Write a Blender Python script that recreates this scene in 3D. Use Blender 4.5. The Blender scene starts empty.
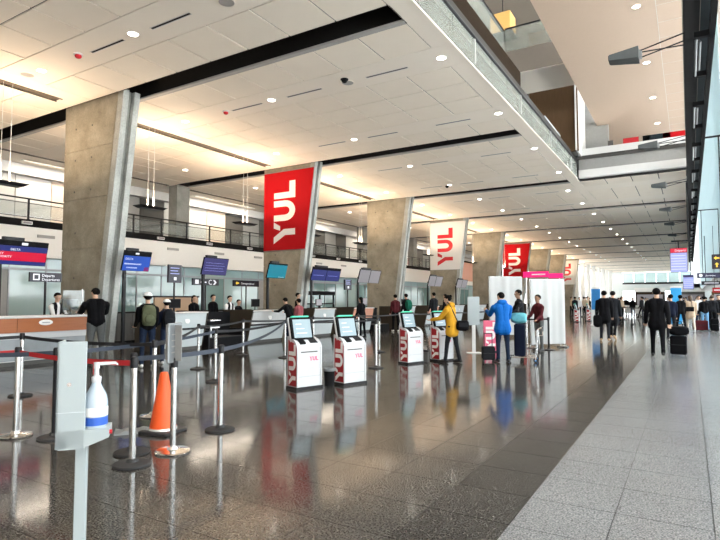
import bpy, bmesh, math, random
import numpy as np
from mathutils import Vector, Matrix
random.seed(7); np.random.seed(7)
SC = bpy.context.scene
COL = SC.collection
R = math.radians
# ------------------------------------------------------------------ camera
cam_d = bpy.data.cameras.new('camera'); cam = bpy.data.objects.new('camera', cam_d); COL.objects.link(cam)
cam.location = (0, 0, 1.54)
cam.rotation_euler = (R(90 + 3.12), 0, R(31.3))
cam_d.sensor_width = 36; cam_d.sensor_fit = 'HORIZONTAL'; cam_d.lens = 541 / 720 * 36
cam_d.clip_end = 600; cam_d.clip_start = 0.05
SC.camera = cam
# ------------------------------------------------------------------ world: bright overcast daylight
W = bpy.data.worlds.new('overcast'); SC.world = W; W.use_nodes = True
bg = W.node_tree.nodes['Background']; bg.inputs[0].default_value = (0.95, 0.97, 1.0, 1); bg.inputs[1].default_value = 4.4
# added sun behind the hall: bounces off the pale ground outside onto the ceiling
sun_d = bpy.data.lights.new('sun', 'SUN'); sun_d.energy = 34.0; sun_d.angle = R(1.0); sun_d.color = (1, .93, .83)
sun = bpy.data.objects.new('sun', sun_d); COL.objects.link(sun); sun.rotation_euler = (R(4), R(-30), 0)
# ------------------------------------------------------------------ exposure
SC.view_settings.view_transform = 'Standard'; SC.view_settings.look = 'None'
SC.view_settings.gamma = 1.0; SC.view_settings.use_curve_mapping = False
SC.view_settings.exposure = 0.72
# light levels of the hall's fittings and the added battens
UPLIGHT_W = 100.0      # pendant uplights over the counters
DOWN_W = 70.0          # recessed downlights
MEZZ_W = 75.0  # battens added at the mezzanine

# ------------------------------------------------------------------ materials
MT = {}
def mat(name, col, rough=0.6, metal=0.0, var=0.0, scale=8.0, bump=0.0, spec=0.5, emit=None, estr=0.0, alpha=None, trans=0.0, coat=0.0):
    m = bpy.data.materials.new(name); m.use_nodes = True
    nt = m.node_tree; b = nt.nodes['Principled BSDF']
    b.inputs['Base Color'].default_value = (*col, 1); b.inputs['Roughness'].default_value = rough
    b.inputs['Metallic'].default_value = metal; b.inputs['Specular IOR Level'].default_value = spec
    if coat: b.inputs['Coat Weight'].default_value = coat
    if trans: b.inputs['Transmission Weight'].default_value = trans
    if alpha is not None: b.inputs['Alpha'].default_value = alpha
    if emit: b.inputs['Emission Color'].default_value = (*emit, 1); b.inputs['Emission Strength'].default_value = estr
    if var or bump:
        tc = nt.nodes.new('ShaderNodeTexCoord'); n = nt.nodes.new('ShaderNodeTexNoise')
        n.inputs['Scale'].default_value = scale; n.inputs['Detail'].default_value = 5
        nt.links.new(tc.outputs['Object'], n.inputs['Vector'])
        if var:
            mx = nt.nodes.new('ShaderNodeMix'); mx.data_type = 'RGBA'
            mx.inputs[6].default_value = (*[max(0, c * (1 - var)) for c in col], 1)
            mx.inputs[7].default_value = (*[min(1, c * (1 + var)) for c in col], 1)
            nt.links.new(n.outputs['Fac'], mx.inputs[0]); nt.links.new(mx.outputs[2], b.inputs['Base Color'])
        if bump:
            bp = nt.nodes.new('ShaderNodeBump'); bp.inputs['Strength'].default_value = bump; bp.inputs['Distance'].default_value = 0.01
            nt.links.new(n.outputs['Fac'], bp.inputs['Height']); nt.links.new(bp.outputs[0], b.inputs['Normal'])
    MT[name] = m; return m

def granite(name, dark, mid, light, rough, spec, sc=90.0, joints=None):
    m = mat(name, mid, rough, spec=spec); nt = m.node_tree; b = nt.nodes['Principled BSDF']
    tc = nt.nodes.new('ShaderNodeNewGeometry')
    n1 = nt.nodes.new('ShaderNodeTexNoise'); n1.inputs['Scale'].default_value = sc; n1.inputs['Detail'].default_value = 3
    n2 = nt.nodes.new('ShaderNodeTexVoronoi'); n2.inputs['Scale'].default_value = sc * 0.8
    n3 = nt.nodes.new('ShaderNodeTexNoise'); n3.inputs['Scale'].default_value = 0.6; n3.inputs['Detail'].default_value = 4
    for n in (n1, n2, n3): nt.links.new(tc.outputs['Position'], n.inputs['Vector'])
    r = nt.nodes.new('ShaderNodeValToRGB'); e = r.color_ramp.elements
    e[0].position = 0.40; e[0].color = (*dark, 1); e[1].position = 0.63; e[1].color = (*light, 1)
    k = r.color_ramp.elements.new(0.5); k.color = (*mid, 1)
    nt.links.new(n1.outputs['Fac'], r.inputs[0])
    mx = nt.nodes.new('ShaderNodeMix'); mx.data_type = 'RGBA'; mx.blend_type = 'MULTIPLY'; mx.inputs[0].default_value = 0.5
    nt.links.new(r.outputs[0], mx.inputs[6]); nt.links.new(n2.outputs['Color'], mx.inputs[7])
    hs = nt.nodes.new('ShaderNodeHueSaturation'); hs.inputs['Saturation'].default_value = 0.0; nt.links.new(n2.outputs['Color'], hs.inputs['Color']); nt.links.new(hs.outputs[0], mx.inputs[7])
    m2 = nt.nodes.new('ShaderNodeMix'); m2.data_type = 'RGBA'; m2.blend_type = 'MULTIPLY'; m2.inputs[0].default_value = 0.35
    nt.links.new(mx.outputs[2], m2.inputs[6]); nt.links.new(n3.outputs['Fac'], m2.inputs[7])
    nt.links.new(m2.outputs[2], b.inputs['Base Color'])
    return m

def concrete(name, c0, c1):
    m = mat(name, c0, 0.8, spec=0.3); nt = m.node_tree; b = nt.nodes['Principled BSDF']
    tc = nt.nodes.new('ShaderNodeTexCoord')
    n1 = nt.nodes.new('ShaderNodeTexNoise'); n1.inputs['Scale'].default_value = 1.3; n1.inputs['Detail'].default_value = 8; n1.inputs['Roughness'].default_value = 0.65
    n2 = nt.nodes.new('ShaderNodeTexNoise'); n2.inputs['Scale'].default_value = 22; n2.inputs['Detail'].default_value = 4
    for n in (n1, n2): nt.links.new(tc.outputs['Object'], n.inputs['Vector'])
    r = nt.nodes.new('ShaderNodeValToRGB'); e = r.color_ramp.elements
    e[0].position = 0.34; e[0].color = (*c0, 1); e[1].position = 0.68; e[1].color = (*c1, 1)
    nt.links.new(n1.outputs['Fac'], r.inputs[0])
    mx = nt.nodes.new('ShaderNodeMix'); mx.data_type = 'RGBA'; mx.blend_type = 'OVERLAY'; mx.inputs[0].default_value = 0.3
    nt.links.new(r.outputs[0], mx.inputs[6]); nt.links.new(n2.outputs['Fac'], mx.inputs[7]); nt.links.new(mx.outputs[2], b.inputs['Base Color'])
    bp = nt.nodes.new('ShaderNodeBump'); bp.inputs['Strength'].default_value = 0.25; bp.inputs['Distance'].default_value = 0.01
    nt.links.new(n2.outputs['Fac'], bp.inputs['Height']); nt.links.new(bp.outputs[0], b.inputs['Normal'])
    return m

def wood(name, c0, c1, axis=2, sc=3.0, rough=.4, spec=.5):
    m = mat(name, c0, rough, spec=spec); nt = m.node_tree; b = nt.nodes['Principled BSDF']
    tc = nt.nodes.new('ShaderNodeTexCoord'); mp = nt.nodes.new('ShaderNodeMapping')
    s = [1.0, 1.0, 1.0]; s = [14.0, 14.0, 14.0]; s[axis] = 0.8; mp.inputs['Scale'].default_value = s
    n = nt.nodes.new('ShaderNodeTexNoise'); n.inputs['Scale'].default_value = sc; n.inputs['Detail'].default_value = 4
    nt.links.new(tc.outputs['Object'], mp.inputs[0]); nt.links.new(mp.outputs[0], n.inputs['Vector'])
    mx = nt.nodes.new('ShaderNodeMix'); mx.data_type = 'RGBA'; mx.inputs[6].default_value = (*c0, 1); mx.inputs[7].default_value = (*c1, 1)
    nt.links.new(n.outputs['Fac'], mx.inputs[0]); nt.links.new(mx.outputs[2], b.inputs['Base Color']); return m

def glass(name, tint, refl=0.12, opac=0.15, rough=0.05):
    m = bpy.data.materials.new(name); m.use_nodes = True; nt = m.node_tree; nt.nodes.clear()
    o = nt.nodes.new('ShaderNodeOutputMaterial'); t = nt.nodes.new('ShaderNodeBsdfTransparent'); g = nt.nodes.new('ShaderNodeBsdfGlossy'); d = nt.nodes.new('ShaderNodeBsdfDiffuse')
    t.inputs[0].default_value = (*[min(1, .55 + .45 * c) for c in tint], 1); g.inputs['Roughness'].default_value = rough; d.inputs[0].default_value = (*tint, 1)
    a = nt.nodes.new('ShaderNodeMixShader'); a.inputs[0].default_value = opac; c = nt.nodes.new('ShaderNodeMixShader'); c.inputs[0].default_value = refl
    nt.links.new(t.outputs[0], a.inputs[1]); nt.links.new(d.outputs[0], a.inputs[2]); nt.links.new(a.outputs[0], c.inputs[1]); nt.links.new(g.outputs[0], c.inputs[2]); nt.links.new(c.outputs[0], o.inputs[0])
    MT[name] = m; return m

def frosted(name, col, share):
    m = bpy.data.materials.new(name); m.use_nodes = True; nt = m.node_tree; nt.nodes.clear()
    o = nt.nodes.new('ShaderNodeOutputMaterial'); t = nt.nodes.new('ShaderNodeBsdfTranslucent'); d = nt.nodes.new('ShaderNodeBsdfDiffuse')
    t.inputs[0].default_value = (*col, 1); d.inputs[0].default_value = (*col, 1)
    a = nt.nodes.new('ShaderNodeMixShader'); a.inputs[0].default_value = share
    nt.links.new(d.outputs[0], a.inputs[1]); nt.links.new(t.outputs[0], a.inputs[2]); nt.links.new(a.outputs[0], o.inputs[0])
    MT[name] = m; return m

granite('granite_dark', (.03, .0275, .0245), (.08, .0735, .065), (.16, .148, .132), 0.10, 0.25, 75.0)
granite('granite_band', (.021, .0195, .018), (.054, .05, .0455), (.112, .104, .095), 0.12, 0.25, 75.0)
granite('granite_pale', (.16, .164, .166), (.275, .282, .285), (.40, .407, .41), 0.2, 0.35, 80.0)
mat('grout', (.20, .185, .17), .8, var=.2); mat('grout_dark', (.07, .07, .07), .8, var=.2); mat('bounce_white', (.93, .93, .95), .9, var=.02)
concrete('concrete', (.22, .20, .157), (.385, .35, .28))
concrete('concrete_grey', (.33, .345, .33), (.50, .515, .49))
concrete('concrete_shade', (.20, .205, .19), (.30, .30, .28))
mat('ceil_tile', (.92, .84, .735), .85, var=.03, scale=2.0, bump=.03)
mat('ceil_band', (.93, .855, .76), .8, var=.02, scale=2.0)
mat('ceil_back', (.06, .057, .053), .9, var=.1)
mat('black', (.005, .005, .006), .75, var=.2, spec=.15)
mat('slot_black', (.006, .005, .005), .85, var=.2)
mat('slot_lip', (.42, .41, .40), .5, var=.1)
mat('strip_brown', (.14, .115, .09), .7, var=.15)
mat('white', (.68, .68, .67), .5, var=.02)
mat('white_gloss', (.55, .56, .57), .25, var=.02)
mat('soft_white', (.74, .73, .70), .6, var=.03)
mat('offwhite_cool', (.56, .61, .62), .5, var=.03)
mat('warm_panel', (.85, .71, .58), .6, var=.05)
mat('taupe', (.20, .17, .14), .7, var=.05)
mat('upper_beige', (.62, .48, .375), .6, var=.03)
mat('grey_panel', (.30, .30, .29), .6, var=.1)
mat('dark_panel', (.075, .072, .066), .6, var=.2)
mat('steel', (.62, .62, .61), .22, 1.0, var=.06)
mat('steel_white', (.78, .78, .77), .25, .6, var=.04)
mat('chrome', (.75, .75, .74), .12, 1.0, var=.04)
mat('dark_metal', (.014, .014, .016), .45, .3, var=.2, spec=.3)
mat('grey_metal', (.28, .30, .31), .45, .5, var=.1)
mat('truss_metal', (.10, .115, .12), .5, .4, var=.2)
mat('slate', (.014, .021, .025), .7, var=.15, spec=.15)
mat('red', (.40, .004, .008), .75, var=.05, spec=.15)
mat('kiosk_red', (.33, .004, .010), .5, var=.05)
mat('belt_red', (.48, .012, .018), .6, var=.1)
mat('belt_navy', (.03, .04, .06), .6, var=.15)
mat('belt_black', (.012, .012, .014), .6, var=.15)
mat('letter_white', (.82, .80, .78), .5, var=.02)
mat('letter_red', (.52, .01, .02), .5, var=.04)
mat('pink', (.80, .012, .16), .5, emit=(.9, .01, .18), estr=.35)
mat('logo_pink', (.75, .12, .22), .5, var=.05)
mat('orange', (.85, .10, .012), .5, var=.08)
wood('counter_wood', (.30, .085, .022), (.42, .14, .045), 1)
wood('tan_wood', (.36, .22, .12), (.46, .30, .17), 2)
wood('desk_brown', (.032, .025, .017), (.05, .04, .028), 2, rough=.6, spec=.3)
wood('dark_wood', (.018, .011, .006), (.032, .02, .012), 2, rough=.85, spec=.08)
wood('mid_wood', (.075, .045, .024), (.12, .072, .04), 2, rough=.85, spec=.08)
mat('salmon', (.62, .30, .20), .5, var=.05)
mat('screen_blue', (.006, .01, .07), .35, emit=(.012, .02, .20), estr=.35)
mat('screen_bright', (.01, .04, .22), .35, emit=(.01, .07, .42), estr=.4)
mat('screen_red', (.45, .005, .03), .3, emit=(.5, .004, .03), estr=.25)
mat('screen_purple', (.012, .01, .05), .35, emit=(.03, .025, .13), estr=.5)
mat('screen_teal', (.0, .12, .17), .3, emit=(.0, .16, .22), estr=.35)
mat('screen_grey', (.20, .19, .20), .4, emit=(.2, .18, .2), estr=.25)
mat('screen_pale', (.15, .20, .22), .3, emit=(.42, .56, .64), estr=.28)
mat('screen_lav', (.16, .18, .34), .35, emit=(.30, .33, .72), estr=.5)
mat('screen_text', (.6, .6, .64), .4, emit=(.7, .72, .8), estr=.35)
mat('sign_dark', (.012, .010, .022), .4, var=.2)
mat('sign_yellow', (.75, .48, .04), .5, emit=(.75, .48, .04), estr=.4)
mat('sign_navy', (.012, .012, .045), .4, var=.2)
mat('board_blue', (.02, .20, .52), .4, var=.25, scale=6)
mat('board_cyan', (.02, .26, .55), .4, emit=(.02, .30, .62), estr=.2)
mat('green_glow', (.05, .45, .28), .4, emit=(.06, .6, .36), estr=.5)
mat('lamp', (1, .96, .9), .5, emit=(1, .93, .82), estr=14.0)
mat('lamp_warm', (1, .75, .45), .5, emit=(1, .62, .28), estr=2.2)
mat('lamp_plate', (1, .9, .75), .5, emit=(1, .80, .58), estr=6.0)
mat('added_batten_plate', (1, .9, .75), .5, emit=(1, .85, .65), estr=.9)
mat('amber', (.45, .27, .09), .5, emit=(.8, .45, .12), estr=.35)
mat('skin', (.52, .32, .22), .55, var=.06, scale=20)
mat('skin_brown', (.26, .145, .09), .55, var=.06, scale=20)
mat('hair', (.004, .0035, .003), .85, spec=.1, var=.3, scale=40)
mat('hair_brown', (.06, .035, .02), .5, var=.3, scale=40)
mat('cloth_black', (.0035, .0035, .0045), .85, spec=.12, var=.25, scale=25, bump=.2)
mat('cloth_navy', (.006, .009, .022), .85, spec=.12, var=.25, scale=25, bump=.2)
mat('cloth_jeans', (.012, .020, .042), .85, spec=.12, var=.25, scale=25, bump=.2)
mat('cloth_darkgrey', (.014, .015, .018), .85, spec=.12, var=.25, scale=25, bump=.2)
mat('cloth_grey', (.10, .105, .105), .85, spec=.12, var=.2, scale=25, bump=.2)
mat('cloth_yellow', (.55, .28, .02), .75, spec=.12, var=.15, scale=14, bump=.3)
mat('cloth_blue', (.004, .105, .40), .7, spec=.12, var=.15, scale=14, bump=.3)
mat('cloth_beige', (.52, .40, .29), .85, spec=.12, var=.12, scale=18, bump=.3)
mat('cloth_cream', (.60, .54, .46), .85, spec=.12, var=.1, scale=18, bump=.2)
mat('cloth_olive', (.085, .095, .055), .85, spec=.12, var=.25, scale=22, bump=.3)
mat('cloth_green', (.01, .11, .07), .8, spec=.12, var=.2, scale=22, bump=.3)
mat('cloth_pink', (.26, .07, .08), .8, spec=.12, var=.3, scale=12, bump=.3)
mat('cloth_white', (.72, .72, .72), .8, spec=.12, var=.06, scale=22, bump=.2)
mat('cloth_skyblue', (.16, .34, .55), .8, spec=.12, var=.15, scale=22, bump=.2)
mat('cloth_maroon', (.07, .012, .016), .8, spec=.12, var=.2, scale=22, bump=.2)
mat('shoe_dark', (.014, .012, .011), .5, var=.2)
mat('shoe_tan', (.42, .27, .14), .6, var=.1)
mat('shoe_white', (.70, .70, .68), .6, var=.05)
mat('rubber', (.02, .02, .021), .7, var=.2)
mat('teal_cloth', (.10, .36, .42), .8, var=.3, scale=9, bump=.3)
mat('drape', (.46, .47, .465), .75, var=.03, scale=5)
mat('bottle_clear', (.40, .48, .55), .15, var=.03, alpha=None)
mat('label_blue', (.02, .09, .42), .5, var=.05)
mat('stand_white', (.36, .41, .42), .4, var=.02)
glass('glass_rail', (.62, .65, .60), .06, .22)
glass('glass_clear', (.80, .86, .86), .08, .06)
glass('glass_teal', (.24, .38, .37), .14, .62, .08)
glass('glass_bright', (.47, .62, .62), .12, .72, .1)
frosted('frost_blue', (.50, .58, .60), .5)
frosted('frost_cyan', (.60, .66, .66), .5)

# ------------------------------------------------------------------ mesh builder
class MB:
    def __init__(s): s.v = []; s.f = []; s.m = []
    def add(s, vs, fs, mi=0):
        o = len(s.v); s.v += [tuple(p) for p in vs]
        for f in fs: s.f.append(tuple(i + o for i in f)); s.m.append(mi)
        return s
    def box(s, x0, x1, y0, y1, z0, z1, mi=0):
        x0, x1 = min(x0, x1), max(x0, x1); y0, y1 = min(y0, y1), max(y0, y1); z0, z1 = min(z0, z1), max(z0, z1)
        return s.add([(x0, y0, z0), (x1, y0, z0), (x1, y1, z0), (x0, y1, z0), (x0, y0, z1), (x1, y0, z1), (x1, y1, z1), (x0, y1, z1)],
                     [(0, 3, 2, 1), (4, 5, 6, 7), (0, 1, 5, 4), (1, 2, 6, 5), (2, 3, 7, 6), (3, 0, 4, 7)], mi)
    def cbox(s, x, y, z, dx, dy, dz, mi=0): return s.box(x - dx / 2, x + dx / 2, y - dy / 2, y + dy / 2, z - dz / 2, z + dz / 2, mi)
    def rbox(s, x0, x1, y0, y1, z0, z1, r=.02, mi=0, n=3):
        # box whose four vertical edges are rounded and whose top and bottom are chamfered
        pts = []
        for cx, cy, a0 in ((x1 - r, y1 - r, 0), (x0 + r, y1 - r, 90), (x0 + r, y0 + r, 180), (x1 - r, y0 + r, 270)):
            for i in range(n + 1):
                a = R(a0 + 90 * i / n); pts.append((cx + r * math.cos(a), cy + r * math.sin(a)))
        mx, my = (x0 + x1) / 2, (y0 + y1) / 2; k = len(pts); vs = []
        c = min(r * .6, (z1 - z0) * .3)
        for z, ins in ((z0, c), (z0 + c, 0), (z1 - c, 0), (z1, c)):
            fx = ((x1 - x0) / 2 - ins) / ((x1 - x0) / 2); fy = ((y1 - y0) / 2 - ins) / ((y1 - y0) / 2)
            vs += [(mx + (px - mx) * fx, my + (py - my) * fy, z) for px, py in pts]
        fs = [tuple(range(k))[::-1], tuple(range(3 * k, 4 * k))]
        for l in range(3):
            for i in range(k): j = (i + 1) % k; fs.append((l * k + i, l * k + j, (l + 1) * k + j, (l + 1) * k + i))
        return s.add(vs, fs, mi)
    def tube(s, p0, p1, r0, r1=None, n=10, mi=0):
        r1 = r0 if r1 is None else r1; a, b = Vector(p0), Vector(p1); d = (b - a).normalized()
        u = d.orthogonal().normalized(); w = d.cross(u); vs = []
        for p, r in ((a, r0), (b, r1)):
            for i in range(n): t = 2 * math.pi * i / n; vs.append(p + u * (r * math.cos(t)) + w * (r * math.sin(t)))
        fs = [tuple(range(n))[::-1], tuple(range(n, 2 * n))] + [(i, (i + 1) % n, n + (i + 1) % n, n + i) for i in range(n)]
        return s.add(vs, fs, mi)
    def path(s, pts, r, n=8, mi=0):
        for a, b in zip(pts, pts[1:]): s.tube(a, b, r, n=n, mi=mi)
        for p in pts[1:-1]: s.ball(p, (r, r, r), 6, 4, mi)
        return s
    def lathe(s, prof, cx=0, cy=0, n=20, mi=0, caps=True):
        vs = []; k = len(prof)
        for r, z in prof:
            for i in range(n): t = 2 * math.pi * i / n; vs.append((cx + r * math.cos(t), cy + r * math.sin(t), z))
        fs = [tuple(range(n))[::-1], tuple(range((k - 1) * n, k * n))] if caps else []
        for l in range(k - 1):
            for i in range(n): j = (i + 1) % n; fs.append((l * n + i, l * n + j, (l + 1) * n + j, (l + 1) * n + i))
        return s.add(vs, fs, mi)
    def ball(s, c, r, nu=14, nv=9, mi=0, M=None):
        vs = [Vector((0, 0, r[2]))]
        for j in range(1, nv):
            ph = math.pi * j / nv
            for i in range(nu): t = 2 * math.pi * i / nu; vs.append(Vector((r[0] * math.sin(ph) * math.cos(t), r[1] * math.sin(ph) * math.sin(t), r[2] * math.cos(ph))))
        vs.append(Vector((0, 0, -r[2]))); fs = []
        for i in range(nu): fs.append((0, 1 + i, 1 + (i + 1) % nu)); fs.append((len(vs) - 1, 1 + (nv - 2) * nu + (i + 1) % nu, 1 + (nv - 2) * nu + i))
        for j in range(nv - 2):
            for i in range(nu): a = 1 + j * nu + i; b = 1 + j * nu + (i + 1) % nu; fs.append((a, a + nu, b + nu, b))
        if M is not None: vs = [M @ v for v in vs]
        return s.add([v + Vector(c) for v in vs], fs, mi)
    def prism(s, poly, o, ru, uu, t, mi=0):
        # 2-D polygon (x,y) laid on the plane o + x*ru + y*uu, thickness t along ru x uu
        o, ru, uu = Vector(o), Vector(ru), Vector(uu); n = ru.cross(uu).normalized() * t; k = len(poly)
        a = [o + ru * x + uu * y for x, y in poly]; b = [p + n for p in a]
        ar = sum(poly[i][0] * poly[(i + 1) % k][1] - poly[(i + 1) % k][0] * poly[i][1] for i in range(k))
        fs = [tuple(range(k))[::-1], tuple(range(k, 2 * k))] + [(i, (i + 1) % k, k + (i + 1) % k, k + i) for i in range(k)]
        if ar < 0: fs = [f[::-1] for f in fs]
        return s.add(a + b, fs, mi)
    def xf(s, M, start=0):
        for i in range(start, len(s.v)): s.v[i] = tuple(M @ Vector(s.v[i]))
        return s
    def mesh(s, name, mats, smooth=False):
        me = bpy.data.meshes.new(name); me.from_pydata(s.v, [], s.f)
        for m in (mats if isinstance(mats, (list, tuple)) else [mats]): me.materials.append(MT[m])
        if any(s.m): me.polygons.foreach_set('material_index', s.m)
        if smooth:
            me.polygons.foreach_set('use_smooth', [True] * len(me.polygons))
            try: me.set_sharp_from_angle(angle=R(38))
            except Exception: pass
        me.update(); return me
    def build(s, name, mats, parent=None, smooth=False, loc=None):
        o = bpy.data.objects.new(name, s.mesh(name, mats, smooth)); COL.objects.link(o)
        if parent: o.parent = parent
        if loc: o.location = loc
        return o

def tag(o, label=None, cat=None, group=None, kind=None):
    if label: o['label'] = label
    if cat: o['category'] = cat
    if group: o['group'] = group
    if kind: o['kind'] = kind
    return o
def thing(name, label, cat, loc=(0, 0, 0), rz=0, group=None):
    o = bpy.data.objects.new(name, None); COL.objects.link(o); o.empty_display_size = .2
    o.location = loc; o.rotation_euler = (0, 0, R(rz)); return tag(o, label, cat, group)
def struct(o): o['kind'] = 'structure'; return o
def inst(src, parent=None, loc=None, rz=None):
    c = src.copy(); COL.objects.link(c)
    if parent is not None: c.parent = parent
    if loc is not None: c.location = loc
    if rz is not None: c.rotation_euler = (0, 0, R(rz))
    return c
def clone(root, loc, rz, label, group=None):
    def rec(o, par):
        c = o.copy(); COL.objects.link(c); c.parent = par
        for ch in list(o.children): rec(ch, c)
        return c
    c = rec(root, None); c.location = loc; c.rotation_euler = (0, 0, R(rz)); c['label'] = label
    if group: c['group'] = group
    return c
def lettering(txt, size, o, ru, uu, m, parent, name='lettering', depth=.003, align='LEFT'):
    cu = bpy.data.curves.new('txt', 'FONT'); cu.body = txt; cu.size = size; cu.extrude = depth / 2; cu.align_x = align; cu.resolution_u = 2
    ob = bpy.data.objects.new('txt', cu); COL.objects.link(ob)
    me = bpy.data.meshes.new_from_object(ob.evaluated_get(bpy.context.evaluated_depsgraph_get()))
    bpy.data.objects.remove(ob); bpy.data.curves.remove(cu)
    ru, uu = Vector(ru).normalized(), Vector(uu).normalized(); n = ru.cross(uu)
    M = Matrix((ru, uu, n)).transposed().to_4x4(); M.translation = Vector(o) + n * depth
    me.transform(M); me.materials.clear(); me.materials.append(MT[m]); me.name = name
    b = bpy.data.objects.new(name, me); COL.objects.link(b); b.parent = parent; return b

# the three slab letters: 1 high, 2.36 wide in all
def arc(cx, cy, rx, ry, a0, a1, n): return [(cx + rx * math.cos(R(a0 + (a1 - a0) * i / n)), cy + ry * math.sin(R(a0 + (a1 - a0) * i / n))) for i in range(n + 1)]
YPOLY = [[(0, 1), (.30, 1), (.66, .52), (.66, 0), (.38, 0), (.38, .46)], [(.60, .70), (.80, .70), (1.0, 1), (.72, 1)], [(1.04, 1), (1.04, .46)] + arc(1.51, .46, .47, .46, 180, 360, 12)[1:-1] + [(1.98, .46), (1.98, 1), (1.70, 1), (1.70, .46)] + arc(1.51, .46, .19, .20, 360, 180, 8)[1:-1] + [(1.32, .46), (1.32, 1)], [(2.08, 1), (2.36, 1), (2.36, .27), (2.86, .27), (2.86, 0), (2.08, 0)]]
YW = 2.86
def yul(o, ru, uu, w, h, t, m, parent, sub=True):
    ru, uu = Vector(ru).normalized(), Vector(uu).normalized()
    for grp, nm in (((0, 1), 'letter'), ((2,), 'letter'), ((3,), 'letter')):
        b = MB()
        for g in grp: b.prism([(x * w / YW, y * h) for x, y in YPOLY[g]], o, ru, uu, t)
        b.build(nm, m, parent)
ORD = ['first', 'second', 'third', 'fourth', 'fifth', 'sixth', 'seventh', 'eighth', 'ninth', 'tenth', 'eleventh', 'twelfth', 'thirteenth', 'fourteenth', 'fifteenth', 'sixteenth', 'seventeenth', 'eighteenth', 'nineteenth', 'twentieth']
# used only to choose which tiles of a field are modelled as single objects
_F = Vector((-math.sin(R(31.3)) * math.cos(R(3.12)), math.cos(R(31.3)) * math.cos(R(3.12)), math.sin(R(3.12)))); _Rt = Vector((math.cos(R(31.3)), math.sin(R(31.3)), 0)); _U = _Rt.cross(_F)
def shown(x0, x1, y0, y1, z):
    P = []
    for x, y in ((x0, y0), (x1, y0), (x1, y1), (x0, y1)):
        d = Vector((x, y, z - 1.54)); w = d.dot(_F)
        if w < .3: return 0
        P.append((360 + 541 * d.dot(_Rt) / w, 270 - 541 * d.dot(_U) / w))
    if max(p[0] for p in P) < 0 or min(p[0] for p in P) > 720 or max(p[1] for p in P) < 0 or min(p[1] for p in P) > 540: return 0
    return abs(sum(P[i][0] * P[(i + 1) % 4][1] - P[(i + 1) % 4][0] * P[i][1] for i in range(4))) / 2
# ================================================================== STRUCTURE
BAY = 9.55; C0 = 10.0; NB = 13; CZ = 7.6
XE = -4.67            # edge of the main ceiling along the atrium
YA = 28.6             # far end of the atrium opening
YEND = C0 + BAY * NB  # far wall
def tiles(base, name, cells, z0, z1, matf, limit, gap, lab):
    """cells: (x0,x1,y0,y1); the biggest in view become single children, the others one joined part"""
    sc = sorted(((shown(*c, z0 if z1 > z0 and z0 > 3 else z1), c) for c in cells), key=lambda t: -t[0])
    single = [c for a, c in sc[:limit] if a > 60]; keep = set(single); cache = {}
    for c in single:
        x0, x1, y0, y1 = c; m = matf(c); k = (round(x1 - x0, 3), round(y1 - y0, 3), m)
        if k not in cache:
            cache[k] = MB().box(-(x1 - x0) / 2 + gap, (x1 - x0) / 2 - gap, -(y1 - y0) / 2 + gap, (y1 - y0) / 2 - gap, min(z0, z1) - z0, max(z0, z1) - z0).mesh(name, m)
        o = bpy.data.objects.new(name, cache[k]); COL.objects.link(o); o.parent = base; o.location = ((x0 + x1) / 2, (y0 + y1) / 2, z0)
    mats = sorted({matf(c) for c in cells}); b = MB()
    for c in cells:
        if c not in keep: b.box(c[0] + gap, c[1] - gap, c[2] + gap, c[3] - gap, z0, z1, mats.index(matf(c)))
    if b.v: o = b.build(name + '_field', mats, base); o['kind'] = 'stuff'; o['label'] = lab

# ---- floor
floor = struct(MB().box(-27, -1.10, -8.3, YEND + 4, -.30, -.008, 0).box(-1.10, 8, -8.3, YEND + 4, -.30, -.008, 1).build('floor', ['grout', 'grout_dark']))
cells = []
XB = -1.10; T = .6
xs = [XB + T * i for i in range(-22, 12)]
for x in xs:
    for j in range(-2, 80): cells.append((round(x, 3), round(x + T, 3), round(.15 + T * j + .02, 3), round(.15 + T * (j + 1) + .02, 3)))
def fm(c): return 'granite_pale' if c[0] > XB - .01 else ('granite_band' if c[0] > XB - T - .01 else 'granite_dark')
tiles(floor, 'floor_tile', cells, -.008, 0.0, fm, 300, .0035, 'polished granite floor slabs further off')
far = MB(); xl, xr = xs[0], xs[-1] + T; y1 = .15 + T * 80 + .02; y0 = .15 - 2 * T + .02
far.box(-27, xl, -8.3, YEND + 4, -.008, 0, 0); far.box(xl, XB, y1, YEND + 4, -.008, 0, 0); far.box(XB, xr, y1, YEND + 4, -.008, 0, 1); far.box(xl, XB, -8.3, y0, -.008, 0, 0); far.box(XB, xr, -8.3, y0, -.008, 0, 1)
far.box(xr, 8, -8.3, YEND + 4, -.008, 0, 1)
far.build('floor_slab', ['granite_dark', 'granite_pale'], floor)

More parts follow.
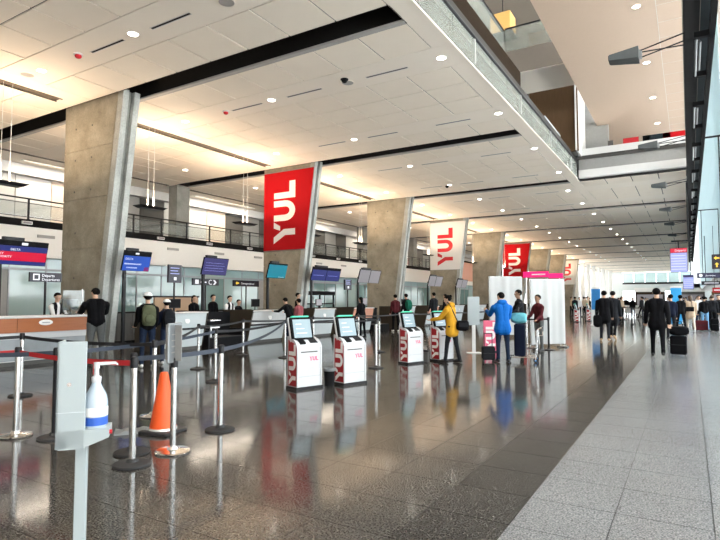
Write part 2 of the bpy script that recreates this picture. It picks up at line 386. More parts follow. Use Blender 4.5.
# ---- main ceiling: lay-in tiles, flush bands carrying the lamps, black slots over the pillars
ceiling = struct(thing('ceiling', None, None))
backing = MB(); bands = []; tcells = []; frame = MB()
RIGHT = [(-5.15 - 1.28 * (i + 1), -5.15 - 1.28 * i) for i in range(8)]
LEFT = [(-23.40 + 1.175 * i, -23.40 + 1.175 * (i + 1)) for i in range(6)]
FARR = [(XE + 1.18 * i, XE + 1.18 * (i + 1)) for i in range(4)]
for k in range(-2, NB):
    c = C0 + BAY * k; s0, s1 = c + .42, c + BAY - .42
    rows = [(c + .42, c + 1.80)] + [(c + 3.0 + i * 1.1833, c + 3.0 + (i + 1) * 1.1833) for i in range(3)] + [(c + 7.75, c + 9.13)]
    backing.box(-26, XE if k < 2 else .05, s0, s1, CZ + .03, CZ + .10)
    cols = RIGHT + LEFT + ([] if k < 2 else FARR)
    for x0, x1 in cols:
        for a, b in rows: tcells.append((round(x0, 3), round(x1, 3), round(a, 3), round(b, 3)))
    for y0, y1 in ((c + 1.80, c + 3.0), (c + 6.55, c + 7.75)):
        for x0, x1 in ([(-15.39, XE)] if k < 2 else [(-15.39, .05)]) + [(-23.4, -16.35)]:
            b = MB().box(x0, x1, y0 + .005, y1 - .005, CZ, CZ + .03).build('ceiling_band', 'ceil_band', ceiling)
    # plain margins beside the atrium and beside the lighting strip
    m = MB()
    for x0, x1 in ((-16.05, -15.39 - .01), (-5.15 + .01, XE)) if k < 2 else ((-16.05, -15.39 - .01), (-5.14, XE - .005)):
        for a, b in rows: m.box(x0, x1, a, b, CZ, CZ + .03)
    m.box(-16.05, -15.4, c + 1.8, c + 3.0, CZ, CZ + .03); m.box(-16.05, -15.4, c + 6.55, c + 7.75, CZ, CZ + .03)
    m.box(-16.35, -16.05, c + .42, c + .95, CZ, CZ + .03); m.box(-16.35, -16.05, c + 8.6, c + 9.13, CZ, CZ + .03)
    m.build('ceiling_margin', 'ceil_band', ceiling)
    # recessed brown strip the pendants hang from
    MB().box(-16.35, -16.05, c + .95, c + 8.6, CZ + .02, CZ + .03).box(-16.05, -16.03, c + .95, c + 8.6, CZ - .03, CZ + .02).box(-16.37, -16.35, c + .95, c + 8.6, CZ - .03, CZ + .02).build('pendant_strip', 'strip_brown', ceiling)
    # slot trough
    xr = -5.15 if k < 3 else -.06
    t = MB(); y0, y1 = c - .42, c + .42
    t.box(-22.9, xr, y0 - .03, y0, CZ, CZ + .9).box(-22.9, xr, y1, y1 + .03, CZ, CZ + .9).box(-22.9, xr, y0, y1, CZ + .87, CZ + .9).box(-22.93, -22.9, y0, y1, CZ, CZ + .9).box(xr, xr + .03, y0, y1, CZ, CZ + .9)
    t.build('ceiling_slot', 'slot_black', ceiling)
    MB().box(-22.9, xr, y1 - .13, y1, CZ - .015, CZ + .04).build('slot_lip', 'slot_lip', ceiling)
    m = MB().box(xr, XE if k < 3 else .05, y0, y1, CZ, CZ + .03).box(-26, -22.93, y0, y1, CZ, CZ + .03); m.build('slot_closer', 'ceil_band', ceiling)
    MB().box(-23.62, -23.42, c + .5, c + BAY - .5, CZ - .01, CZ + .02).build('wall_strip', 'strip_brown', ceiling)
    MB().box(-26, -23.64, s0, s1, CZ, CZ + .03).build('ceiling_margin', 'ceil_band', ceiling)
backing.build('backing', 'ceil_back', ceiling)
tiles(ceiling, 'ceiling_tile', tcells, CZ, CZ + .028, lambda c: 'ceil_tile', 300, .021, 'square white lay-in tiles of the farther ceiling')

# ---- slab above the main ceiling, open along the atrium, and its white edge
up = MB().box(-27, XE - .02, -6, YA, 8.55, 8.75).box(-27, .05, YA + .02, YEND, 8.55, 8.75)
struct(up.build('roof_slab', 'ceil_back'))
tr = struct(thing('trim_1', None, None))
MB().box(XE - .02, XE + .05, -6, YA, CZ - .01, CZ + .03).build('edge_trim', 'ceil_band', tr)

# ---- glass balustrade along the atrium edge
gl = thing('glass_balustrade', 'long glass balustrade with dark handrail along the edge of the ceiling opening', 'balustrade')
for i in range(19):
    y = YA - .35 - 1.5 * (i + 1)
    MB().box(XE + .06, XE + .085, y + .012, y + 1.49, CZ + .02, 8.30).build('pane', 'glass_rail', gl)
    if i % 3 == 0: MB().box(XE + .03, XE + .12, y - .03, y + .03, CZ + .05, 8.30).build('post', 'steel_white', gl)
MB().tube((XE + .10, -4, 8.33), (XE + .10, YA - .1, 8.33), .045, n=10).build('handrail', 'dark_metal', gl, True)
MB().box(XE - .14, XE + .0, -4, YA - .1, 8.38, 8.46).build('cap', 'soft_white', gl)

# ---- far end of the opening: white edge, grey screen, white ledge
bm_ = struct(thing('trim_2', None, None))
MB().box(XE + .1, .05, YA, YA + .30, 7.62, 8.00).build('edge_trim', 'white', bm_)
MB().box(XE + .1, .05, YA + .10, YA + .2, 8.00, 8.72).build('screen', 'grey_panel', bm_)
MB().box(XE + .1, .05, YA, YA + .4, 8.72, 9.05).build('ledge', 'white', bm_)
# ---- upper level seen through the opening
ZU = 10.5
u = struct(MB().box(-3.83, .05, -6, 44, ZU, ZU + .35).build('ceiling_upper', 'upper_beige'))
uj = MB()
for i in range(34): uj.box(-.62, .05, -2 + i * 1.2, -2 + i * 1.2 + .012, ZU - .004, ZU)
uj.box(-.63, -.615, -6, 44, ZU - .004, ZU); uj.build('panel_joint', 'soft_white', u)
struct(MB().box(-5.5, -5.3, -6, 20.6, 8.75, 10.25).build('wall_upper', 'dark_wood'))
struct(MB().box(-6.6, -4.35, 27.3, 27.5, 8.7, 15.0).build('wall_recess', 'mid_wood'))
struct(MB().box(-4.46, -4.40, 27.2, 30.0, 8.7, 15).build('wall_reveal', 'soft_white'))
struct(MB().box(-4.4, -3.3, 29.9, 30.1, 9.0, 15).build('wall_return', 'grey_panel'))
struct(MB().box(-5.35, -5.15, 24.0, 28.4, 8.7, 9.55).build('parapet', 'offwhite_cool'))
struct(MB().box(-14.2, 6.2, -8.3, YEND, 20.6, 20.8).build('ceiling_top', 'taupe'))
struct(MB().box(-14.2, -14, -8.3, YEND, 8.7, 20.6).build('wall_inner', 'taupe'))
br = struct(thing('bridge', None, None))
MB().box(-6.4, -3.6, 22.4, 24.9, 11.0, 11.03).build('soffit', 'ceil_band', br)
MB().box(-6.4, -3.6, 22.35, 24.95, 11.03, 12.0).build('beam', 'taupe', br)
MB().box(-6.4, -3.6, 22.40, 22.43, 12.0, 13.0).build('pane', 'glass_rail', br)
MB().box(-6.4, -3.6, 22.38, 22.45, 13.0, 13.06).build('handrail', 'dark_metal', br)
MB().box(-6.5, -6.42, 8, 22.4, 11.6, 12.9).build('upper_pane', 'glass_rail', br)
MB().box(-6.52, -6.40, 8, 22.4, 12.9, 12.98).build('upper_handrail', 'dark_metal', br)
lamp = thing('amber_lantern', 'glowing amber block lantern high above on the upper bridge', 'lamp', (-7.6, 26.3, 14.7))
MB().rbox(-.5, .5, -.5, .5, 0, 1.0, .04).build('shade', 'amber', lamp); MB().rbox(-.6, .6, -.55, .55, -.05, 0, .02).build('base', 'dark_metal', lamp); MB().tube((0, 0, 1.0), (0, 0, 5.89), .02).build('stem', 'dark_metal', lamp)
# shop goods on the upper ledge
for i, (x, w, m, nm) in enumerate([(-3.1, .12, 'dark_panel', 'narrow black'), (-2.2, .34, 'letter_red', 'short red'), (-1.55, .14, 'black', 'thin black'), (-1.05, .5, 'slate', 'wide slate grey'), (-.4, .45, 'red', 'bright red at the right end')]):
    o = thing('display_board', f'{nm} display board standing on the high white ledge', 'board', (x, YA + .22, 9.05))
    MB().box(-w, w, -.02, .02, .02, .30).build('panel', m, o); MB().box(-w * .6, w * .6, -.05, .05, 0, .02).build('foot', 'dark_metal', o)

# ---- left: mezzanine with balustrade, white bulkhead, teal glazing under it
XM = -22.5
struct(MB().box(-26, XM, -4, 87, 4.45, 4.74).build('mezzanine_slab', 'black'))
bh = struct(MB().box(XM - .3, XM - .02, -4, 87, 3.25, 4.45).build('bulkhead', 'soft_white'))
struct(MB().box(-26, XM - .3, -4, 87, 3.25, 3.35).build('mezzanine_soffit', 'soft_white'))
for i in range(12):
    y = 9.0 + 3.2 * i
    MB().box(XM - .02, XM + .02, y - .35, y + .35, 4.05, 4.17).build('air_grille', 'grey_panel', bh)
wl = struct(MB().box(-26.2, -26, -8.3, 87, 0, CZ + .9).build('wall_left', 'soft_white'))
pm = {}
for i in range(53):
    y = 1.2 + 1.6 * i; m = ('soft_white', 'soft_white', 'warm_panel', 'dark_panel', 'grey_panel', 'dark_panel')[i % 6]
    if m not in pm: pm[m] = MB().box(0, .05, .02, 1.58, 0, 2.35).mesh('wall_panel', m)
    o = bpy.data.objects.new('wall_panel', pm[m]); COL.objects.link(o); o.parent = wl; o.location = (-25.55, y, 4.74)
MB().box(-25.98, -25.2, -4, 87, 7.12, CZ - .02).build('soffit_band', 'white', wl)
mr = thing('mezzanine_railing', 'long black railing with glass along the upper mezzanine edge', 'railing')
pmesh = MB().box(-.03, .03, -.03, .03, 0, .84).box(-.05, .05, -.05, .05, 0, .02).mesh('post', 'dark_metal'); gmesh = MB().box(-.006, .006, .05, 1.55, .10, .70).mesh('pane', 'glass_clear')
for i in range(53):
    y = 1.9 + 1.6 * i
    for me, nm in ((pmesh, 'post'), (gmesh, 'pane')): o = bpy.data.objects.new(nm, me); COL.objects.link(o); o.parent = mr; o.location = (XM - .06, y, 4.74)
for z, r in ((5.58, .032), (5.40, .014), (4.84, .014)): MB().tube((XM - .06, 1, z), (XM - .06, 86.8, z), r, n=8).build('rail', 'dark_metal', mr)
for i in range(10):
    y = 11.4 + 3.2 * i
    o = thing('emergency_light', f'small white emergency light on the black mezzanine edge, {ORD[i]} from the near end', 'light', (XM, y, 4.53), 0, 'emergency lights on the mezzanine edge')
    MB().rbox(0, .10, -.2, .2, 0, .12, .02).build('housing', 'white', o); MB().box(.10, .105, -.16, .16, .02, .10).build('lens', 'screen_grey', o)
# glazing under the mezzanine, one pane at a time
gz = struct(thing('window_1', None, None))
gc = {}
for i in range(61):
    y = -2 + 1.45 * i; m = 'glass_bright' if i % 4 in (1, 2) else 'glass_teal'
    if i % 11 in (8,): m = 'grey_panel'
    if m not in gc: gc[m] = MB().box(-.01, .01, .03, 1.42, .12, 2.72).mesh('pane', m)
    o = bpy.data.objects.new('pane', gc[m]); COL.objects.link(o); o.parent = gz; o.location = (-23.0, y, 0)
    if 'mul' not in gc: gc['mul'] = MB().box(-.04, .04, -.03, .03, 0, 3.25).mesh('mullion', 'grey_metal')
    o = bpy.data.objects.new('mullion', gc['mul']); COL.objects.link(o); o.parent = gz; o.location = (-23.0, y, 0)
MB().box(-23.05, -22.95, -4, 87, 2.72, 2.82).box(-23.05, -22.95, -4, 87, 0, .12).build('transom', 'grey_metal', gz)
MB().box(-23.03, -22.97, -4, 87, 2.82, 3.25).build('spandrel', 'glass_bright', gz)
# mezzanine columns
for k in range(9):
    c = C0 + BAY * k
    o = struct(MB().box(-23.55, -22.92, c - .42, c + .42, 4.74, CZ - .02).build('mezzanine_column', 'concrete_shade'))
# offices behind: battens added to back-light the glazing and brighten the mezzanine
for k in range(7):
    c = C0 + BAY * k
    for z, x, nm, e in ((3.20, -24.4, 'added_batten', MEZZ_W), (7.575, -24.5, 'added_batten', MEZZ_W * 1.15)):
        o = thing(nm, f'added linear warm batten light {"under" if z < 4 else "over"} the mezzanine in the {ORD[k]} bay', 'light', (x, c - 4.8, z), 0, 'added mezzanine batten lights')
        MB().box(-.09, .09, -2.6, 2.6, -.01, .012 if z > 4 else .03).build('housing', 'white', o); MB().box(-.06, .06, -2.5, 2.5, -.016, -.01).build('diffuser', 'added_batten_plate', o)
        l = bpy.data.lights.new('batten', 'AREA'); l.shape = 'RECTANGLE'; l.size = .3; l.size_y = 5; l.energy = e; l.color = (1, .86, .70) if z > 4 else (.86, 1, .97)
        lo = bpy.data.objects.new('added_batten_glow', l); COL.objects.link(lo); lo.parent = o; lo.location = (0, 0, -.03)

# ---- beyond the last pillar: white columns in front of pale glazing
wc = MB().box(-.28, .28, -.28, .28, 0, CZ - .02).box(-.34, .34, -.34, .34, 0, .12).mesh('white_column', 'white')
for i in range(8):
    o = bpy.data.objects.new('white_column', wc); COL.objects.link(o); o.location = (-15.2 + .15 * i, 91 + 5.0 * i, 0); struct(o)
w2 = struct(thing('window_2', None, None))
for i in range(8): MB().box(-19.52, -19.48, 88.6 + 5 * i, 93.5 + 5 * i, 2.6, CZ - .3).build('pane', 'glass_clear', w2); MB().box(-19.6, -19.4, 88.5 + 5 * i, 88.6 + 5 * i, 0, CZ).build('mullion', 'white', w2)

# ---- far wall with its band of daylight glazing
fw = MB().box(-27, -12.7, YEND, YEND + .3, 0, 4.9).box(-12.7, 8, YEND, YEND + .3, 3.4, 4.9).box(-27, -12.7, YEND, YEND + .3, 4.9, 9).box(-12.7, 8, YEND, YEND + .3, 7.55, 20.6).box(.6, 8, YEND, YEND + .3, 0, 7.55)
struct(fw.build('wall_back', 'offwhite_cool'))
w3 = struct(thing('window_3', None, None))
for i in range(6): MB().box(-12.6 + 2.2 * i, -10.5 + 2.2 * i, YEND + .1, YEND + .16, 5.3, 7.5).build('pane', 'glass_bright', w3)
for i in range(6): MB().box(-12.6 + 2.2 * i, -10.5 + 2.2 * i, YEND + .1, YEND + .16, .1, 3.4).build('pane', 'glass_clear', w3)
MB().box(-12.7, .6, YEND - .1, YEND + .2, 4.9, 5.3).build('sill', 'dark_metal', w3)

# ---- right: longitudinal black truss under the ceiling edge and the pale glazed wall beyond it
tz0, tz1 = 7.10, 8.3
ts = thing('truss', 'long black steel lattice truss running beside the ceiling edge', 'truss')
MB().box(.06, .24, -4, 95, tz0, tz0 + .16).build('chord', 'black', ts); MB().box(.52, .62, -4, 95, tz0, tz0 + .16).build('chord', 'black', ts)
MB().box(.06, .24, -4, 95, tz1, tz1 + .16).build('chord', 'black', ts); MB().box(.52, .62, -4, 95, tz1, tz1 + .16).build('chord', 'black', ts)
MB().box(.24, .36, -4, 95, tz0 + .5, tz0 + .56).build('cable_tray', 'black', ts)
MB().box(.36, .52, -4, 95, tz0 + .3, tz0 + .34).build('catwalk_panel', 'slate', ts)
rm = MB().box(.06, .62, -.06, .06, 0, .12).mesh('rung', 'black'); pm_ = MB().box(.06, .2, -.08, .08, .16, 1.2).box(.52, .62, -.08, .08, .16, 1.2).mesh('upright', 'black'); cm = MB().tube((.28, 0, .1), (.28, 2.2, .1), .03, n=8).tube((.36, .2, .12), (.36, 1.9, .12), .022, n=8).mesh('conduit', 'grey_metal')
for i in range(40):
    y = -1.0 + 2.39 * i
    for me, nm in ((rm, 'rung'), (pm_, 'upright')): o = bpy.data.objects.new(nm, me); COL.objects.link(o); o.parent = ts; o.location = (0, y, tz0)
    if i % 2 == 0: o = bpy.data.objects.new('conduit', cm); COL.objects.link(o); o.parent = ts; o.location = (0, y + .1, tz0 - .08)
wr = struct(thing('wall_right', None, None)); XR = 2.0
pmx = MB().box(-.02, .02, .015, 3.985, .01, 3.38).mesh('wall_glass_panel', 'frost_blue')
for i in range(10, 33):
    for j in range(5):
        o = bpy.data.objects.new('wall_glass_panel', pmx); COL.objects.link(o); o.parent = wr; o.location = (XR, 4 * i, 3.5 + 3.4 * j)
MB().box(XR - .12, XR + .12, 48, YEND, 3.36, 3.5).build('sill', 'white', wr)
struct(MB().box(XR, 6.2, 48, YEND, 3.36, 3.48).build('ceiling_entrance', 'white'))
w4 = struct(thing('window_4', None, None))
pn = MB().box(-.01, .01, .05, 2.95, .1, 2.8).mesh('pane', 'glass_clear'); mu = MB().box(-.05, .05, -.05, .05, 0, 2.86).mesh('mullion', 'dark_metal')
for i in range(-2, 45):
    for me, nm in ((pn, 'pane'), (mu, 'mullion')): o = bpy.data.objects.new(nm, me); COL.objects.link(o); o.parent = w4; o.location = (6.1, 3 * i, 0)
    if i < 16:  # unseen upper glazing, added to let more daylight into the hall
        for j in range(1, 7):
            for me, nm in ((pn, 'pane'), (mu, 'mullion')): o = bpy.data.objects.new(nm, me); COL.objects.link(o); o.parent = w4; o.location = (6.1, 3 * i, 2.86 * j)
struct(MB().box(8, 120, -40, YEND + 80, -.3, -.02).box(-120, 8, YEND + 4, YEND + 80, -.3, -.02).box(-120, -27, 50, YEND + 4, -.3, -.02).build('bounce_ground', 'bounce_white'))  # unseen bright ground, added to bounce daylight up to the ceiling

struct(MB().box(-26.2, -5.3, -8.3, -8, 0, CZ + .9).build('wall_light_block', 'soft_white'))  # unseen wall, added to keep daylight off the near ceiling
struct(MB().box(-5.3, 8, -8.3, -8, 0, 20.6).build('wall_entrance', 'warm_panel'))
# ================================================================== PILLARS AND BANNERS
def xo(z): return -15.05 + z / 7.6            # raking front edge
def pillar(k, label):
    c = C0 + BAY * k; y0 = 0; t = .56
    o = thing('concrete_pillar', label, 'pillar', (0, c - .28, 0), 0, 'raked concrete pillars')
    b = MB(); zs = [0, 1.55, 3.1, 4.65, 6.2, 7.75]
    for a, d in zip(zs, zs[1:]):
        for z0, z1, ins in ((a, d - .03, 0), (d - .03, d, .02)):
            p = [(-17.0 + ins, z0), (xo(z0) - .24 , z0), (xo(z1) - .24, z1), (-17.0 + ins, z1)]
            b.prism(p, (0, t - ins, 0), (1, 0, 0), (0, 0, 1), t - 2 * ins)
    b.build('body', 'concrete', o)
    for ya, yb in ((0, .19), (.37, .56)):
        r = MB(); z0, z1 = 0, 7.75
        r.prism([(xo(z0) - .26, z0), (xo(z0), z0), (xo(z1), z1), (xo(z1) - .26, z1)], (0, yb, 0), (1, 0, 0), (0, 0, 1), yb - ya)
        r.build('edge_rib', 'concrete_grey', o)
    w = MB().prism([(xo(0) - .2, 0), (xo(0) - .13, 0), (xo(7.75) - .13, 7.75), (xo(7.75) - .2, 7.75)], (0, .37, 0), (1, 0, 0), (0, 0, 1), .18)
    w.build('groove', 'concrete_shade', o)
    if k < 3:
        me = MB().tube((0, -.004, 0), (0, .02, 0), .032, n=10).mesh('tie_hole', 'dark_panel')
        for z in (1.0, 2.2, 3.6, 4.9, 5.9, 6.9):
            for x in ((-16.4, -15.55) if z > 4 else (-16.3,)):
                h = bpy.data.objects.new('tie_hole', me); COL.objects.link(h); h.parent = o; h.location = (x, 0, z)
    return o
PL = ['broad bare concrete pillar nearest the camera, beside the wooden counter', 'concrete pillar carrying the large nearest red banner', 'bare concrete pillar between the big red banner and the big white banner', 'concrete pillar carrying the larger white banner',
      'bare concrete pillar between the white banner and the farther red banner', 'concrete pillar carrying the smaller farther red banner', 'bare far pillar just behind the small red banner', 'bare far pillar just before the small white banner', 'farthest pillar, carrying the small white banner']
for k in range(9): pillar(k, PL[k])
def banner(k, red, label):
    c = C0 + BAY * k
    o = thing('hanging_banner', label, 'banner', (0, c - .28 - .045, 0))
    z0, z1 = 3.80, 7.42
    MB().prism([(-16.97, z0), (xo(z0) - .02, z0), (xo(z1) - .02, z1), (-16.97, z1)], (0, .03, 0), (1, 0, 0), (0, 0, 1), .03).build('cloth', 'red' if red else 'white', o)
    # letters read upward: their tops point to the left
    yul((-15.12, 0, 4.10), (0, 0, 1), (-1, 0, 0), 2.86, 1.24, .006, 'letter_white' if red else 'letter_red', o)
    MB().tube((-16.97, .015, z1 + .01), (xo(z1), .015, z1 + .01), .018, n=8).build('top_rod', 'grey_metal', o); MB().tube((-16.97, .015, z0 - .01), (xo(z0) - .02, .015, z0 - .01), .014, n=8).build('bottom_rod', 'grey_metal', o)
banner(1, True, 'largest red banner with white YUL letters on the second pillar')
banner(3, False, 'larger white banner with red YUL letters on the fourth pillar')
banner(5, True, 'smaller red banner with white YUL letters further down the hall')
banner(8, False, 'smallest white banner with red YUL letters on the farthest pillar')

# ================================================================== CEILING FITTINGS
dl_ring = MB().lathe([(.115, -.012), (.13, -.012), (.13, .0), (.115, .0)], n=20, caps=False).mesh('trim_ring', 'white')
dl_lens = MB().lathe([(.112, -.006), (.112, .0)], n=20).mesh('lens', 'lamp')
def downlight(x, y, z, label, w, real=True):
    o = thing('downlight', label, 'light', (x, y, z), 0, 'round ceiling downlights')
    for me, nm in ((dl_ring, 'trim_ring'), (dl_lens, 'lens')): a = bpy.data.objects.new(nm, me); COL.objects.link(a); a.parent = o
    if real:
        l = bpy.data.lights.new('down', 'SPOT'); l.energy = w; l.spot_size = R(115); l.spot_blend = .8; l.shadow_soft_size = .11; l.color = (1, .91, .80)
        a = bpy.data.objects.new('downlight_glow', l); COL.objects.link(a); a.parent = o; a.location = (0, 0, -.03)
COLN = [(-20.0, 'over the mezzanine side'), (-14.5, 'above the pillar line'), (-10.69, 'in mid ceiling above the floor'), (-5.15, 'close to the opening edge')]
rowy = [C0 - BAY + 7.15]
for k in range(0, 9): rowy += [C0 + BAY * k + 2.4, C0 + BAY * k + 7.15]
for i, y in enumerate(rowy):
    for x, nm in COLN:
        if x == -5.15 and y > YA: x = -5.6
        rn = f'{ORD[i]} lit row'
        downlight(x, y, CZ, f'round downlight {nm}, {rn}', DOWN_W, real=(i < 19))
for i, y in enumerate((8.9, 13.5, 18.15, 21.45 + 1.3, 26.9, 31)):
    downlight(-1.14, y, ZU, f'round downlight in the beige upper ceiling, {ORD[i]} from the near end', DOWN_W * 1.2)
# linear slot diffusers beside the lamps
ld = MB().box(-.62, .62, -.03, .03, -.004, .002).mesh('blade', 'slot_black'); lf = MB().box(-.64, .64, -.045, -.03, -.008, .002).box(-.64, .64, .03, .045, -.008, .002).mesh('frame', 'white')
for i, y in enumerate(rowy[:9]):
    for j, (x, nm) in enumerate(((-11.75, 'left of the mid lamp'), (-9.5, 'right of the mid lamp'), (-6.75, 'toward the opening edge'))):
        o = thing('slot_diffuser', f'thin black linear air slot {nm} in the {ORD[i]} lit row', 'air vent', (x, y + .06, CZ), 0, 'linear air slots')
        for me, nn in ((ld, 'blade'), (lf, 'frame')): a = bpy.data.objects.new(nn, me); COL.objects.link(a); a.parent = o
# flush loudspeakers, alarm and cameras
for x, y, nm in ((-7.9, 7.75, 'nearest the camera'), (-15.1, 7.55, 'close to the near pillar'), (-8.0, 12.5, 'in the second lit row')):
    o = thing('ceiling_speaker', f'round flush grey ceiling speaker {nm}', 'speaker', (x, y, CZ)); MB().lathe([(.16, -.008), (.16, 0)], n=20).build('grille', 'slot_lip', o); MB().lathe([(.16, -.012), (.18, -.012), (.18, 0), (.16, 0)], n=20, caps=False).build('rim', 'ceil_band', o)
for x, y, m, nm, cat in ((-12.75, 7.55, 'letter_red', 'small dark red fire alarm on the ceiling near the first pillar', 'alarm'), (-7.95, 12.25, 'black', 'small black dome camera on the ceiling before the opening edge', 'camera'), (-12.6, 12.4, 'letter_red', 'small dark red alarm on the ceiling past the first slot', 'alarm'), (-10.9, 26.9, 'black', 'small black dome camera on the ceiling above the kiosks', 'camera')):
    o = thing('ceiling_alarm' if cat == 'alarm' else 'dome_camera', nm, cat, (x, y, CZ)); MB().lathe([(.09, -.03), (.11, -.02), (.11, 0)], n=14).build('base', 'white' if cat == 'alarm' else 'black', o); MB().ball((0, 0, -.05), (.08, .08, .06), 12, 8).build('dome', m, o, True)

# ================================================================== PENDANT UPLIGHTS
for i in range(19):
    y = 7.6 + 4.775 * i
    o = thing('pendant_uplight', f'slim dark pendant uplight over the counters, {ORD[i]} from the near end', 'lamp', (-16.2, y, 4.75), 0, 'pendant uplights over the counters')
    MB().add([(-.25, -.55, .06), (.25, -.55, .06), (.25, .55, .06), (-.25, .55, .06), (-.16, -.42, -.02), (.16, -.42, -.02), (.16, .42, -.02), (-.16, .42, -.02)], [(0, 1, 2, 3), (4, 7, 6, 5), (0, 4, 5, 1), (1, 5, 6, 2), (2, 6, 7, 3), (3, 7, 4, 0)]).build('tray', 'dark_metal', o)
    MB().box(-.2, .2, -.48, .48, .061, .066).build('lens', 'lamp_plate', o)
    for yy in (-.12, .12): MB().tube((0, yy, .06), (0, yy, CZ - 4.75 + .02), .007, n=6).build('rod', 'soft_white', o)
    for yy in (-.12, .12): MB().tube((0, yy, .06), (0, yy, .5), .017, n=8).build('socket', 'white', o)
    l = bpy.data.lights.new('up', 'AREA'); l.shape = 'RECTANGLE'; l.size = .4; l.size_y = .95; l.energy = UPLIGHT_W; l.color = (1, .74, .50); l.spread = R(170)
    a = bpy.data.objects.new('uplight_glow', l); COL.objects.link(a); a.parent = o; a.location = (0, 0, .08); a.rotation_euler = (R(180), 0, 0)

# ================================================================== SPEAKERS ON ARMS FROM THE TRUSS
for i, y in enumerate((13.35, 21.7, 29.5, 37.6, 45.0, 53.0)):
    o = thing('arm_speaker', ['largest grey box loudspeaker on three thin arms from the black truss', 'grey box loudspeaker in front of the white ledge', 'grey arm loudspeaker just past the opening end', 'grey arm loudspeaker fourth along the truss', 'small grey arm loudspeaker fifth along the truss', 'farthest small grey arm loudspeaker along the truss'][i], 'speaker', (-1.05, y, 6.98), 0, 'loudspeakers on arms')
    b = MB(); b.add([(-.36, -.16, -.02), (.24, -.2, -.10), (.24, .2, -.10), (-.36, .16, -.02), (-.36, -.16, .10), (.24, -.2, .16), (.24, .2, .16), (-.36, .16, .10)], [(0, 3, 2, 1), (4, 5, 6, 7), (0, 1, 5, 4), (1, 2, 6, 5), (2, 3, 7, 6), (3, 0, 4, 7)]); b.build('cabinet', 'truss_metal', o)
    MB().box(-.375, -.36, -.14, .14, -.01, .09).build('grille', 'dark_metal', o); MB().box(.24, .30, -.06, .06, -.06, .12).build('bracket', 'grey_metal', o)
    for a, c in (((.28, -.05, .1), (1.15, -.35, .16)), ((.28, .05, .1), (1.15, .3, .16)), ((.28, 0, -.04), (1.15, 0, .14))): MB().tube(a, c, .014, n=6).build('arm', 'dark_metal', o)

# ================================================================== FLIGHT SCREEN AND OVERHEAD SIGNS ON THE RIGHT
o = thing('flight_display', 'large lavender flight display with red header hanging from the truss', 'screen', (-.38, 30, 2.84))
MB().rbox(-.36, .36, 0, .10, 0, 1.17, .02).build('housing', 'dark_metal', o); MB().box(-.34, .34, -.006, 0, .02, .93).build('screen', 'screen_lav', o); MB().box(-.34, .34, -.006, 0, .95, 1.15).build('header', 'screen_red', o)
for j in range(6): MB().box(-.32, .28, -.008, -.006, .14 + .13 * j, .155 + .13 * j).build('row', 'screen_text', o)
lettering('Départs', .14, (-.16, -.008, 1.0), (1, 0, 0), (0, 0, 1), 'screen_text', o)
MB().box(-.03, .03, .02, .08, 1.17, 1.5).box(-.3, .46, .02, .08, 1.46, 1.54).build('hanger', 'dark_metal', o); MB().box(.38, .46, .0, .1, 1.5, 4.3).build('drop_rod', 'dark_metal', o)
o = thing('flight_display', 'smaller lavender flight display hanging further down the right side', 'screen', (-.05, 44, 2.25))
MB().rbox(-.30, .34, 0, .10, 0, 1.0, .02).build('housing', 'dark_metal', o); MB().box(-.28, .32, -.006, 0, .02, .84).build('screen', 'screen_lav', o); MB().box(-.28, .32, -.006, 0, .86, .98).build('header', 'screen_purple', o)
for j in range(5): MB().box(-.26, .28, -.008, -.006, .12 + .13 * j, .135 + .13 * j).build('row', 'screen_text', o)
MB().box(.15, .20, .02, .08, 1.0, 4.86).build('hanger', 'dark_metal', o)
o = thing('direction_sign', 'black overhead sign with two yellow arrows at the right edge', 'sign', (.69, 22, 2.58))
MB().rbox(0, 1.2, 0, .08, 0, .50, .015).build('box', 'sign_dark', o)
ar = [(0, .5), (.42, .9), (.42, .64), (1, .64), (1, .36), (.42, .36), (.42, .1)]
MB().prism([(x * .16, y * .16) for x, y in ar], (.06, -.001, .29), (1, 0, 0), (0, 0, 1), .004).build('arrow', 'sign_yellow', o)
MB().prism([(y * .16, (1 - x) * .16) for x, y in ar], (.06, -.001, .06), (1, 0, 0), (0, 0, 1), .004).build('arrow', 'sign_yellow', o)
MB().box(.3, .34, .02, .06, .5, 4.6).box(.9, .94, .02, .06, .5, 4.6).box(-.1, .94, .02, .06, 4.54, 4.6).build('hanger', 'dark_metal', o)
o = thing('direction_sign', 'long dark overhead sign with white pictograms beyond the arrow sign', 'sign', (.45, 40, 2.88))
MB().rbox(0, 2.2, 0, .08, 0, .32, .015).build('box', 'sign_navy', o); MB().lathe([(.10, 0), (.10, .004)], n=16).xf(Matrix.Translation((.2, 0, .16)) @ Matrix.Rotation(R(90), 4, 'X')).build('pictogram', 'screen_text', o)
lettering('Arrivées', .15, (.45, -.002, .10), (1, 0, 0), (0, 0, 1), 'screen_text', o); MB().box(.3, .34, .02, .06, .32, 4.3).box(1.2, 1.24, .02, .06, .32, 4.3).box(.1, 1.24, .02, .06, 4.24, 4.3).build('hanger', 'dark_metal', o)
for x, y, z, w, h, m, lab in ((1.0, 60, 2.9, 1.6, .35, 'sign_dark', 'distant dark overhead sign at the far right'), (1.6, 52, 2.1, .7, .4, 'letter_red', 'distant small red sign at the far right')):
    o = thing('hanging_sign', lab, 'sign', (x, y, z)); MB().rbox(0, w, 0, .08, 0, h, .015).build('box', m, o); MB().box(w * .2, w * .24, .02, .06, h, 7.5 - z).box(w * .76, w * .8, .02, .06, h, 7.5 - z).build('hanger', 'dark_metal', o); MB().box(w * .15, w * .85, -.003, 0, h * .4, h * .6).build('legend', 'screen_text', o)
o = thing('information_board', 'bright cyan information board standing right of the black-coated man', 'board', (-.65, 36, 0))
